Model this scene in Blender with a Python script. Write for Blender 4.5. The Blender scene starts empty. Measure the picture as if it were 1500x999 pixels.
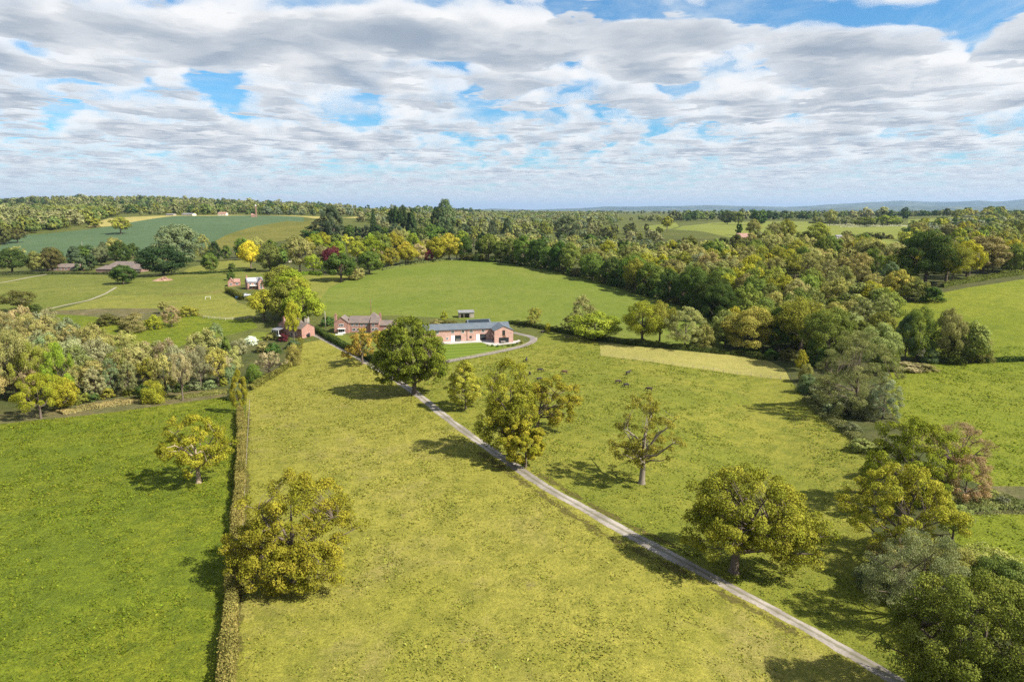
import bpy, math, random
import numpy as np
from mathutils import Vector, Matrix, geometry

R = math.radians
scene = bpy.context.scene
COL = scene.collection

# ---------------------------------------------------------------- camera
F, CX, CY, HOR, CAMZ = 1000.0, 750.0, 499.5, 308.0, 52.0
PITCH = math.atan((CY - HOR) / F)
FWD = np.array([0.0, math.cos(PITCH), -math.sin(PITCH)])
UP = np.array([0.0, math.sin(PITCH), math.cos(PITCH)])


def sstep(a, b, x):
    t = np.clip((np.asarray(x, float) - a) / (b - a), 0, 1)
    return t * t * (3 - 2 * t)


def hgt(x, y):
    x = np.asarray(x, float); y = np.asarray(y, float)
    z = 22 * sstep(480, 1150, y) + 11 * sstep(1150, 2900, y)
    z = z + 15 * np.exp(-((x + 10) / 190) ** 2 - ((y - 545) / 190) ** 2) * (1 - 0.6 * sstep(600, 1100, y))
    z = z + 17 * sstep(620, 1350, y) * sstep(-60, -420, x)
    z = z + 5 * sstep(250, 480, y) * sstep(-60, -200, x)
    z = z + 36 * np.exp(-((x + 1500) / 650) ** 2 - ((y - 2700) / 600) ** 2)
    z = z + 15 * sstep(150, 400, y) * sstep(85, 230, x) * (1 - sstep(700, 1200, y))
    z = z + 16 * np.exp(-((x - 1150) / 330) ** 2 - ((y - 1550) / 420) ** 2)
    z = z - 2.2 * np.exp(-((x - (46 + 0.28 * (y - 100))) / 16) ** 2) * sstep(330, 250, y) * sstep(20, 80, y)
    z = z - 3.0 * np.exp(-((x + 105) / 50) ** 2 - ((y - 215) / 55) ** 2)
    z = z + 0.5 * np.sin(x / 23.0 + 1.3) * np.cos(y / 31.0) + 0.9 * np.sin(x / 71.0 + 2.0) * np.sin(y / 83.0 + .6)
    return z


_T = np.concatenate([np.arange(20, 400, 0.4), np.arange(400, 1500, 1.5), np.geomspace(1500, 24000, 1500)])


def P(px, py):
    """ground point seen at a pixel of the photograph"""
    d = FWD + np.array([1, 0, 0]) * (px - CX) / F + UP * (CY - py) / F
    X = d[0] * _T; Y = d[1] * _T; Z = CAMZ + d[2] * _T
    below = np.nonzero(Z <= hgt(X, Y))[0]
    i = below[0] if len(below) else len(_T) - 1
    a, b = _T[max(i - 1, 0)], _T[i]
    for _ in range(20):
        m = (a + b) / 2
        if CAMZ + d[2] * m <= hgt(d[0] * m, d[1] * m): b = m
        else: a = m
    return np.array([d[0] * b, d[1] * b, float(hgt(d[0] * b, d[1] * b))])


def proj(p):
    v = np.asarray(p, float) - np.array([0, 0, CAMZ])
    dz = v @ FWD
    return CX + F * v[0] / dz, CY - F * (v @ UP) / dz, dz


def height_for(p, top):
    a, b = 0.2, 60.0
    for _ in range(30):
        m = (a + b) / 2
        if proj((p[0], p[1], p[2] + m))[1] > top: a = m
        else: b = m
    return (a + b) / 2


cam_d = bpy.data.cameras.new("camera")
cam_d.sensor_width = 36; cam_d.lens = 36 * F / 1500
cam_d.clip_start = 1; cam_d.clip_end = 80000
cam = bpy.data.objects.new("camera", cam_d)
cam.location = (0, 0, CAMZ); cam.rotation_euler = (math.pi / 2 - PITCH, 0, 0)
COL.objects.link(cam); scene.camera = cam

# ---------------------------------------------------------------- node helpers
class NT:
    def __init__(s, tree): s.t = tree; s.n = tree.nodes; s.l = tree.links
    def new(s, kind, **kw):
        n = s.n.new(kind)
        for k, v in kw.items(): setattr(n, k, v)
        return n
    def put(s, sock, v):
        if hasattr(v, 'is_output'): s.l.new(v, sock)
        else: sock.default_value = v
    def math(s, op, a, b=None, c=None, clamp=False):
        n = s.new('ShaderNodeMath', operation=op, use_clamp=clamp)
        s.put(n.inputs[0], a)
        if b is not None: s.put(n.inputs[1], b)
        if c is not None: s.put(n.inputs[2], c)
        return n.outputs[0]
    def vmath(s, op, a, b=None, scale=None):
        n = s.new('ShaderNodeVectorMath', operation=op)
        s.put(n.inputs[0], a)
        if b is not None: s.put(n.inputs[1], b)
        if scale is not None: s.put(n.inputs['Scale'], scale)
        return n.outputs[0]
    def mix(s, fac, a, b, mode='MIX'):
        n = s.new('ShaderNodeMix', data_type='RGBA', blend_type=mode)
        s.put(n.inputs[0], fac); s.put(n.inputs[6], a); s.put(n.inputs[7], b)
        return n.outputs[2]
    def noise(s, vec, scale, detail=3, rough=.55, dist=0):
        n = s.new('ShaderNodeTexNoise')
        s.put(n.inputs['Vector'], vec); n.inputs['Scale'].default_value = scale
        n.inputs['Detail'].default_value = detail; n.inputs['Roughness'].default_value = rough
        n.inputs['Distortion'].default_value = dist
        return n.outputs[0]
    def ss(s, x, a, b):
        n = s.new('ShaderNodeMapRange', interpolation_type='SMOOTHSTEP')
        s.put(n.inputs[0], x); s.put(n.inputs[1], a); s.put(n.inputs[2], b)
        return n.outputs[0]


def c4(c): return (c[0], c[1], c[2], 1.0)


def new_mat(name):
    m = bpy.data.materials.new(name); m.use_nodes = True
    m.node_tree.nodes.clear()
    t = NT(m.node_tree)
    out = t.new('ShaderNodeOutputMaterial')
    return m, t, out


def plain(name, col, rough=.8, var=.12, vscale=1.5, spec=.3, metal=0):
    m, t, out = new_mat(name)
    b = t.new('ShaderNodeBsdfPrincipled')
    g = t.new('ShaderNodeNewGeometry')
    n = t.noise(g.outputs['Position'], vscale, 4, .6)
    f = t.math('MULTIPLY_ADD', t.math('SUBTRACT', n, .5), var * 4, 1.0)
    col_ = t.vmath('SCALE', tuple(col), scale=f)
    t.put(b.inputs['Base Color'], col_)
    b.inputs['Roughness'].default_value = rough; b.inputs['Metallic'].default_value = metal
    b.inputs['Specular IOR Level'].default_value = spec
    t.l.new(b.outputs[0], out.inputs[0])
    return m


def objcol(name, rough=.8):
    """paint / hide that takes the object's own colour"""
    m, t, out = new_mat(name)
    b = t.new('ShaderNodeBsdfPrincipled')
    oi = t.new('ShaderNodeObjectInfo')
    g = t.new('ShaderNodeNewGeometry')
    n = t.noise(g.outputs['Position'], 3, 3, .6)
    f = t.math('MULTIPLY_ADD', t.math('SUBTRACT', n, .5), .5, 1.0)
    t.put(b.inputs['Base Color'], t.vmath('SCALE', oi.outputs['Color'], scale=f))
    b.inputs['Roughness'].default_value = rough
    t.l.new(b.outputs[0], out.inputs[0])
    return m


def grass_mat(name, a, b, c, patch=.02, mid=.16, fine=1.1, dry=None, dry_amt=.5, bump=.35, stripes=None, mud=0):
    """a main colour, b second colour in broad patches, c darker tufts; world-space noise at four sizes"""
    m, t, out = new_mat(name)
    bs = t.new('ShaderNodeBsdfPrincipled')
    g = t.new('ShaderNodeNewGeometry')
    mp = t.new('ShaderNodeMapping'); t.l.new(g.outputs['Position'], mp.inputs[0])
    mp.inputs['Scale'].default_value = (1, 1, 0.3)
    v = mp.outputs[0]
    n1 = t.ss(t.noise(v, patch, 6, .66, .5), .41, .59)
    n2 = t.ss(t.noise(v, mid, 5, .65), .44, .66)
    n3 = t.ss(t.noise(v, fine, 5, .78), .44, .62)
    n4 = t.noise(v, fine * 4.5, 3, .7)
    col = t.mix(n1, c4(a), c4(b))
    if dry is not None:
        nd = t.ss(t.noise(v, patch * 3.1, 6, .68, .6), .5, .68)
        col = t.mix(t.math('MULTIPLY', nd, dry_amt), col, c4(dry))
    n5 = t.ss(t.noise(v, fine * .36, 7, .78, .5), .49, .62)
    col = t.mix(t.math('MULTIPLY', n2, .45), col, c4(c))
    col = t.mix(t.math('MULTIPLY', n5, .42), col, c4(tuple(q * .85 for q in c)))
    col = t.mix(t.math('MULTIPLY', n3, .38), col, c4(c))
    if stripes:
        ang, wd, cs = stripes
        sv = t.vmath('DOT_PRODUCT', v, (-math.sin(ang), math.cos(ang), 0))
        sv = sv.node.outputs['Value']
        w = t.ss(t.math('SINE', t.math('MULTIPLY', sv, math.pi / wd)), -.25, .25)
        col = t.mix(t.math('MULTIPLY', w, .6), col, c4(cs))
    if mud:
        nm = t.ss(t.noise(v, .09, 6, .75, .3), .62, .70)
        col = t.mix(t.math('MULTIPLY', nm, mud), col, (.11, .085, .05, 1))
    br = t.math('MULTIPLY_ADD', t.math('SUBTRACT', n4, .5), 2.2, 1.06)
    col = t.vmath('SCALE', col, scale=br)
    t.put(bs.inputs['Base Color'], col)
    bs.inputs['Roughness'].default_value = .95
    bs.inputs['Specular IOR Level'].default_value = .1
    bp = t.new('ShaderNodeBump'); bp.inputs['Strength'].default_value = bump; bp.inputs['Distance'].default_value = .5
    t.l.new(t.math('ADD', t.math('SUBTRACT', n3, t.math('MULTIPLY', n5, .7)), t.math('MULTIPLY', n4, .8)), bp.inputs['Height'])
    t.l.new(bp.outputs[0], bs.inputs['Normal'])
    t.l.new(bs.outputs[0], out.inputs[0])
    return m


def leaf_mat(name='foliage', attr_col=False):
    m, t, out = new_mat(name)
    if attr_col:
        at = t.new('ShaderNodeAttribute', attribute_name='tint'); base = at.outputs['Color']
    else:
        oi = t.new('ShaderNodeObjectInfo'); base = oi.outputs['Color']
    tn = t.new('ShaderNodeAttribute', attribute_name='tone').outputs['Fac']
    g = t.new('ShaderNodeNewGeometry')
    nz = t.noise(g.outputs['Position'], .45, 2, .5)
    k = t.math('MULTIPLY_ADD', tn, 1.0, .70)
    k = t.math('MULTIPLY', k, t.math('MULTIPLY_ADD', t.math('SUBTRACT', nz, .5), .7, 1.0))
    col = t.vmath('SCALE', base, scale=k)
    # young shoots lean to yellow, older leaves to green
    hs = t.new('ShaderNodeHueSaturation')
    t.put(hs.inputs['Hue'], t.math('MULTIPLY_ADD', t.math('SUBTRACT', nz, tn), .03, .513))
    t.put(hs.inputs['Color'], col)
    col = hs.outputs[0]
    d = t.new('ShaderNodeBsdfDiffuse'); t.put(d.inputs[0], col)
    tr = t.new('ShaderNodeBsdfTranslucent')
    t.put(tr.inputs[0], t.mix(1.0, col, (1.0, 1.05, .55, 1), 'MULTIPLY'))
    ms = t.new('ShaderNodeMixShader'); ms.inputs[0].default_value = .24
    t.l.new(d.outputs[0], ms.inputs[1]); t.l.new(tr.outputs[0], ms.inputs[2])
    t.l.new(ms.outputs[0], out.inputs[0])
    return m


M_LEAF = leaf_mat()
M_LEAFMASS = leaf_mat('foliage_mass', True)
M_BARK = plain('bark', (.13, .10, .075), .95, .25, 2.5, .1)
M_BARKGREY = plain('grey_bark', (.27, .25, .22), .95, .2, 3, .1)

# ---------------------------------------------------------------- tags
def tag(o, label=None, cat=None, group=None, kind=None):
    if label: o['label'] = label
    if cat: o['category'] = cat
    if group: o['group'] = group
    if kind: o['kind'] = kind
    return o


def link(name, me, parent=None):
    o = bpy.data.objects.new(name, me); COL.objects.link(o)
    if parent is not None: o.parent = parent
    return o


def empty(name, loc, rz=0):
    o = bpy.data.objects.new(name, None); COL.objects.link(o)
    o.location = loc; o.rotation_euler = (0, 0, rz); o.empty_display_size = .5
    return o


def mesh_np(name, verts, quads=None, tris=None, mats=(), mat_idx=None, smooth=False):
    me = bpy.data.meshes.new(name)
    verts = np.asarray(verts, np.float32)
    nq = 0 if quads is None else len(quads); nt = 0 if tris is None else len(tris)
    me.vertices.add(len(verts)); me.vertices.foreach_set('co', verts.ravel())
    loops = []
    if nq: loops.append(np.asarray(quads, np.int32).ravel())
    if nt: loops.append(np.asarray(tris, np.int32).ravel())
    loops = np.concatenate(loops)
    me.loops.add(len(loops)); me.loops.foreach_set('vertex_index', loops)
    me.polygons.add(nq + nt)
    starts = np.concatenate([np.arange(nq) * 4, nq * 4 + np.arange(nt) * 3]).astype(np.int32)
    me.polygons.foreach_set('loop_start', starts)
    for m in mats: me.materials.append(m)
    if mat_idx is not None: me.polygons.foreach_set('material_index', np.asarray(mat_idx, np.int32))
    if smooth: me.polygons.foreach_set('use_smooth', np.ones(nq + nt, bool))
    me.update(calc_edges=True)
    return me


class MB:
    """collects boxes, prisms and tubes into one mesh"""
    def __init__(s): s.v = []; s.f = []
    def add(s, vs, fs):
        o = len(s.v); s.v += [tuple(map(float, p)) for p in vs]; s.f += [tuple(i + o for i in f) for f in fs]
        return s
    def box(s, x0, y0, z0, x1, y1, z1):
        return s.add([(x0, y0, z0), (x1, y0, z0), (x1, y1, z0), (x0, y1, z0), (x0, y0, z1), (x1, y0, z1), (x1, y1, z1), (x0, y1, z1)],
                     [(0, 3, 2, 1), (4, 5, 6, 7), (0, 1, 5, 4), (1, 2, 6, 5), (2, 3, 7, 6), (3, 0, 4, 7)])
    def prism(s, prof, a, b, axis='x'):
        """profile of (u,w) extruded along axis x (u=y) or y (u=x)"""
        n = len(prof)
        f = (lambda u, w, t: (t, u, w)) if axis == 'x' else (lambda u, w, t: (u, t, w))
        vs = [f(u, w, a) for u, w in prof] + [f(u, w, b) for u, w in prof]
        fs = [tuple(range(n))[::-1], tuple(range(n, 2 * n))] + [(i, (i + 1) % n, n + (i + 1) % n, n + i) for i in range(n)]
        return s.add(vs, fs)
    def tube(s, pts, rad, sides=6, cap=True):
        pts = [np.asarray(p, float) for p in pts]
        rings = []
        for i, p in enumerate(pts):
            d = pts[min(i + 1, len(pts) - 1)] - pts[max(i - 1, 0)]
            d = d / (np.linalg.norm(d) + 1e-9)
            a = np.cross(d, (0, 0, 1) if abs(d[2]) < .9 else (1, 0, 0)); a /= np.linalg.norm(a); b = np.cross(d, a)
            rings.append([p + rad[i] * (math.cos(q) * a + math.sin(q) * b) for q in np.linspace(0, 2 * math.pi, sides, endpoint=False)])
        vs = [q for r_ in rings for q in r_]
        fs = []
        for i in range(len(pts) - 1):
            for j in range(sides):
                k = (j + 1) % sides
                fs.append((i * sides + j, i * sides + k, (i + 1) * sides + k, (i + 1) * sides + j))
        if cap:
            fs.append(tuple(range(sides))[::-1]); fs.append(tuple(range((len(pts) - 1) * sides, len(pts) * sides)))
        return s.add(vs, fs)
    def mesh(s, name, mat, smooth=False):
        me = bpy.data.meshes.new(name); me.from_pydata(s.v, [], s.f)
        me.materials.append(mat)
        if smooth: me.polygons.foreach_set('use_smooth', np.ones(len(me.polygons), bool))
        me.update(); return me
    def build(s, name, mat, parent=None, smooth=False):
        return link(name, s.mesh(name, mat, smooth), parent)

# ---------------------------------------------------------------- light, sky, render
SUN_EL, SUN_AZ = R(44), math.atan2(1.0, -0.42)      # azimuth clockwise from +Y
SUND = np.array([math.sin(SUN_AZ) * math.cos(SUN_EL), math.cos(SUN_AZ) * math.cos(SUN_EL), math.sin(SUN_EL)])
sd = bpy.data.lights.new('sun', 'SUN'); sd.energy = 5.0; sd.angle = R(.53); sd.color = (1, .955, .87)
sun = bpy.data.objects.new('sun', sd); COL.objects.link(sun)
sun.rotation_euler = Vector(SUND).to_track_quat('Z', 'Y').to_euler(); sun.location = (200, 0, 200)

world = bpy.data.worlds.new("World"); scene.world = world; world.use_nodes = True
world.node_tree.nodes.clear()
t = NT(world.node_tree)
wo = t.new('ShaderNodeOutputWorld'); bg = t.new('ShaderNodeBackground'); t.l.new(bg.outputs[0], wo.inputs[0])
SKYS = 0.11
bg.inputs['Strength'].default_value = SKYS
sky = t.new('ShaderNodeTexSky', sky_type='NISHITA'); sky.sun_disc = False
sky.sun_elevation = SUN_EL; sky.sun_rotation = SUN_AZ
sky.altitude = 100; sky.air_density = 1.0; sky.dust_density = .6; sky.ozone_density = 2.0
tc = t.new('ShaderNodeTexCoord'); dirv = tc.outputs['Generated']
sx = t.new('ShaderNodeSeparateXYZ'); t.l.new(dirv, sx.inputs[0])
dz = sx.outputs['Z']
zz = t.math('SQRT', t.math('MULTIPLY_ADD', dz, dz, .00022))
plane = t.vmath('SCALE', dirv, scale=t.math('DIVIDE', 1.0, zz))     # point on a plane one unit up
wn = t.new('ShaderNodeTexWhiteNoise', noise_dimensions='3D'); t.put(wn.inputs['Vector'], t.vmath('SCALE', dirv, scale=7919.0))
jit = wn.outputs['Value']
# openings in the cloud field, at their own places over the country (km on the cloud base)
BASE, THICK, NL, CELL, COVER = 1.0, .80, 12, 1.25, .42
pb = t.vmath('SCALE', plane, scale=BASE + .2)


def sky_xy(px, py):
    d = FWD + np.array([1, 0, 0]) * (px - CX) / F + UP * (CY - py) / F
    return d[0] / d[2] * (BASE + .2), d[1] / d[2] * (BASE + .2)


bias = None
for px, py, rx, ry, amp in [(1130, 18, 1.05, .42, .20), (930, 8, .8, .3, .13), (1290, 30, .5, .35, .14), (590, 85, .45, .35, .085), (390, 105, .1, .1, .0), (190, 150, .8, .6, .03),
                            (540, 110, .5, .3, .05), (1010, 128, .45, .3, .07), (560, 0, .9, .25, .09), (60, 70, .5, .5, .08), (1085, 100, .6, .4, .06), (230, 175, .7, .9, .03), (800, 130, .5, .7, .05),
                            (430, 55, 1.5, .7, -.10), (880, 60, 1.1, .8, -.07), (1420, 100, 1.2, 1.0, -.12), (330, 195, 2.2, 1.6, -.03), (1180, 150, 1.2, 1.0, -.06), (700, 40, .8, .5, -.07)]:
    gx, gy = sky_xy(px, py)
    d_ = t.vmath('MULTIPLY', t.vmath('SUBTRACT', pb, (gx, gy, BASE + .2)), (1 / rx, 1 / ry, 0))
    q = t.vmath('DOT_PRODUCT', d_, d_).node.outputs['Value']
    e = t.math('MULTIPLY', t.math('EXPONENT', t.math('MULTIPLY', q, -1.0)), amp)
    bias = e if bias is None else t.math('ADD', bias, e)
trans = None; colacc = None
EXPO = 2.11                                   # radiances below are written as they should show at the scene's exposure
WHITE = np.array([1.0, 1.0, 1.0]) / EXPO; GREY = np.array([.33, .405, .505]) / EXPO
def vor(vec, scale, smooth=.35):
    n = t.new('ShaderNodeTexVoronoi', voronoi_dimensions='2D', feature='SMOOTH_F1')
    t.put(n.inputs['Vector'], vec); n.inputs['Scale'].default_value = scale; n.inputs['Smoothness'].default_value = smooth
    n.inputs['Randomness'].default_value = 1.0
    return n.outputs['Distance']


pw_ = t.vmath('MULTIPLY', t.vmath('SCALE', plane, scale=BASE), (1.0, .9, 1.0))
big = t.math('MULTIPLY', t.math('SUBTRACT', t.noise(pw_, .30, 3, .55), .5), 1.3)
warp = t.new('ShaderNodeTexNoise'); t.put(warp.inputs['Vector'], pw_); warp.inputs['Scale'].default_value = .8; warp.inputs['Detail'].default_value = 3
wv = t.vmath('SCALE', t.vmath('SUBTRACT', warp.outputs['Color'], (.5, .5, .5)), scale=1.1)
wv = t.vmath('MULTIPLY', wv, (1, 1, 0))
swell = t.math('MULTIPLY', t.math('SUBTRACT', t.noise(pw_, 1.3, 4, .6), .5), .40)
offs = tuple(np.array([SUND[0], SUND[1], .9]) * .13)
for k in range(NL):
    fr = t.math('DIVIDE', t.math('ADD', jit, float(k) - .5), float(NL)) if k else t.math('ADD', 0.0, 0.0)
    hk = t.math('MULTIPLY_ADD', fr, THICK, BASE)
    hk = t.math('ADD', hk, swell)                                          # cloud bases hang lower here and there
    pk = t.vmath('SCALE', plane, scale=hk)
    pk = t.vmath('MULTIPLY', pk, (1.0, .9, 1.6))
    n0 = t.noise(pk, 1.5, 7 if k else 5, .60 if k else .52, .1)
    no = t.noise(t.vmath('ADD', pk, offs), 1.5, 5, .60 if k else .52, .1)
    cell = vor(t.vmath('ADD', pk, wv), CELL)
    ex = t.math('MULTIPLY_ADD', cell, -1.25, 1.0)                         # cloud cells
    ex = t.math('ADD', ex, t.math('MULTIPLY', t.math('SUBTRACT', n0, .5), 2.0))   # billows
    ex = t.math('ADD', ex, t.math('SUBTRACT', big, t.math('MULTIPLY', bias, 3.2)))
    ex = t.math('SUBTRACT', ex, t.math('MULTIPLY_ADD', fr, .85, COVER))
    a = t.math('MULTIPLY', t.ss(ex, 0.0, .10 if k else .16), .72 if k else .90)
    # sunlit flanks and tops, grey bases under thick parts
    lit = t.math('MULTIPLY_ADD', fr, 2.1, t.math('MULTIPLY', ex, -.60))
    lit = t.math('ADD', lit, t.math('MULTIPLY', t.math('SUBTRACT', n0, no), 3.4 if k else 1.2))
    lit = t.ss(t.math('ADD', lit, .66), 0, 1.05)
    ck = t.mix(lit, c4(GREY / SKYS), c4(WHITE / SKYS))
    if trans is None:
        colacc = t.vmath('SCALE', ck, scale=a); trans = t.math('SUBTRACT', 1.0, a)
    else:
        colacc = t.vmath('ADD', colacc, t.vmath('SCALE', ck, scale=t.math('MULTIPLY', a, trans)))
        trans = t.math('MULTIPLY', trans, t.math('SUBTRACT', 1.0, a))
# thin high veil + open sky
skyc = t.mix(1.0, sky.outputs[0], (.28, .54, .68, 1), 'MULTIPLY')
veil = t.math('MULTIPLY', t.ss(t.noise(t.vmath('MULTIPLY', plane, (1, .7, 1)), .8, 7, .65, .5), .40, .72), .72)
skyc = t.mix(veil, skyc, c4(np.array([.72, .82, .90]) / EXPO / SKYS))
col = t.vmath('ADD', colacc, t.vmath('SCALE', skyc, scale=trans))
hz = t.ss(dz, .10, -.005)
col = t.mix(t.math('MULTIPLY', hz, .45), col, c4(np.array([.74, .82, .89]) / EXPO / SKYS))
t.put(bg.inputs['Color'], col)
try:
    world.cycles.sampling_method = 'MANUAL'; world.cycles.sample_map_resolution = 512
except Exception: pass

vs = scene.view_settings
scene.display_settings.display_device = 'sRGB'
vs.view_transform = 'Standard'; vs.look = 'None'; vs.gamma = 1; vs.use_curve_mapping = False
vs.exposure = 1.08
scene.render.engine = 'CYCLES'
cy = scene.cycles
cy.max_bounces = 5; cy.diffuse_bounces = 3; cy.glossy_bounces = 2; cy.transmission_bounces = 3; cy.transparent_max_bounces = 4
cy.volume_bounces = 0; cy.use_adaptive_sampling = True; cy.adaptive_threshold = .012
cy.use_denoising = False
cy.sample_clamp_indirect = 4
scene.render.use_persistent_data = False

# ---------------------------------------------------------------- materials of the land
G = {}
G['ground'] = grass_mat('rough_grass', (.075, .085, .018), (.095, .10, .022), (.05, .06, .015), .012, .12, .8, (.13, .115, .035), .5)
G['middle'] = grass_mat('grazed_grass', (.186, .176, .026), (.225, .200, .036), (.090, .098, .014), .014, .22, 1.2, (.205, .168, .055), .72, mud=.5)
G['left'] = grass_mat('lush_grass', (.112, .138, .010), (.155, .165, .013), (.052, .078, .008), .017, .2, 1.0, None, 0, .5)
G['cow'] = grass_mat('cow_grass', (.138, .145, .018), (.185, .174, .026), (.076, .095, .012), .02, .17, 1.0, (.20, .175, .035), .50)
G['mown'] = grass_mat('mown_grass', (.255, .225, .062), (.225, .20, .055), (.17, .165, .04), .05, .3, 1.5, (.27, .22, .08), .5)
G['hill'] = grass_mat('ley_grass', (.103, .130, .017), (.125, .140, .023), (.076, .104, .013), .01, .12, .8, (.14, .15, .035), .35, .25)
G['right'] = grass_mat('spring_grass', (.128, .148, .012), (.155, .165, .016), (.078, .102, .009), .015, .14, .9, None, 0, .4)
G['rightfar'] = grass_mat('valley_grass', (.115, .155, .018), (.14, .17, .025), (.085, .125, .014), .01, .1, .7, (.16, .17, .05), .4)
G['midleft'] = grass_mat('paddock_grass', (.110, .122, .020), (.135, .140, .027), (.070, .088, .014), .016, .1, .7, (.17, .145, .04), .5)
G['midyellow'] = grass_mat('dry_paddock_grass', (.165, .16, .028), (.14, .145, .025), (.10, .11, .02), .016, .1, .7, (.20, .17, .05), .5)
G['rushes'] = grass_mat('rushy_grass', (.12, .10, .04), (.09, .09, .03), (.06, .055, .025), .05, .3, 1.2, (.19, .15, .09), .6)
G['crop'] = grass_mat('young_corn', (.058, .090, .040), (.068, .100, .046), (.046, .076, .030), .006, .05, .6, (.075, .115, .06), .4, .1)
G['bank'] = grass_mat('hillside_grass', (.10, .098, .018), (.135, .122, .024), (.07, .075, .015), .008, .04, .5)
G['stubble'] = grass_mat('pale_field', (.30, .25, .08), (.26, .22, .07), (.2, .18, .05), .02, .1, 1)
G['plough'] = grass_mat('ploughed_soil', (.30, .20, .12), (.33, .22, .14), (.25, .17, .10), .03, .2, 1)
G['fargreen'] = grass_mat('far_pasture', (.135, .15, .024), (.16, .17, .03), (.10, .12, .02), .006, .03, .3, (.17, .16, .045), .4, .1)
G['lawn'] = grass_mat('lawn_grass', (.110, .145, .016), (.12, .15, .018), (.095, .13, .014), .05, .5, 2.0, None, 0, .1, stripes=(R(13), 2.6, (.065, .105, .009)))
G['garden'] = grass_mat('garden_grass', (.13, .145, .02), (.12, .135, .02), (.09, .105, .016), .06, .4, 1.6)
G['woodfloor'] = grass_mat('leaf_litter', (.060, .068, .018), (.080, .078, .026), (.034, .042, .013), .05, .3, 1.2, (.105, .09, .036), .5)
G['terrace'] = plain('pale_paving', (.36, .34, .31), .8, .06, .8, .2)
G['track'] = plain('farm_track', (.25, .22, .16), .9, .15, .5, .1)

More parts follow.
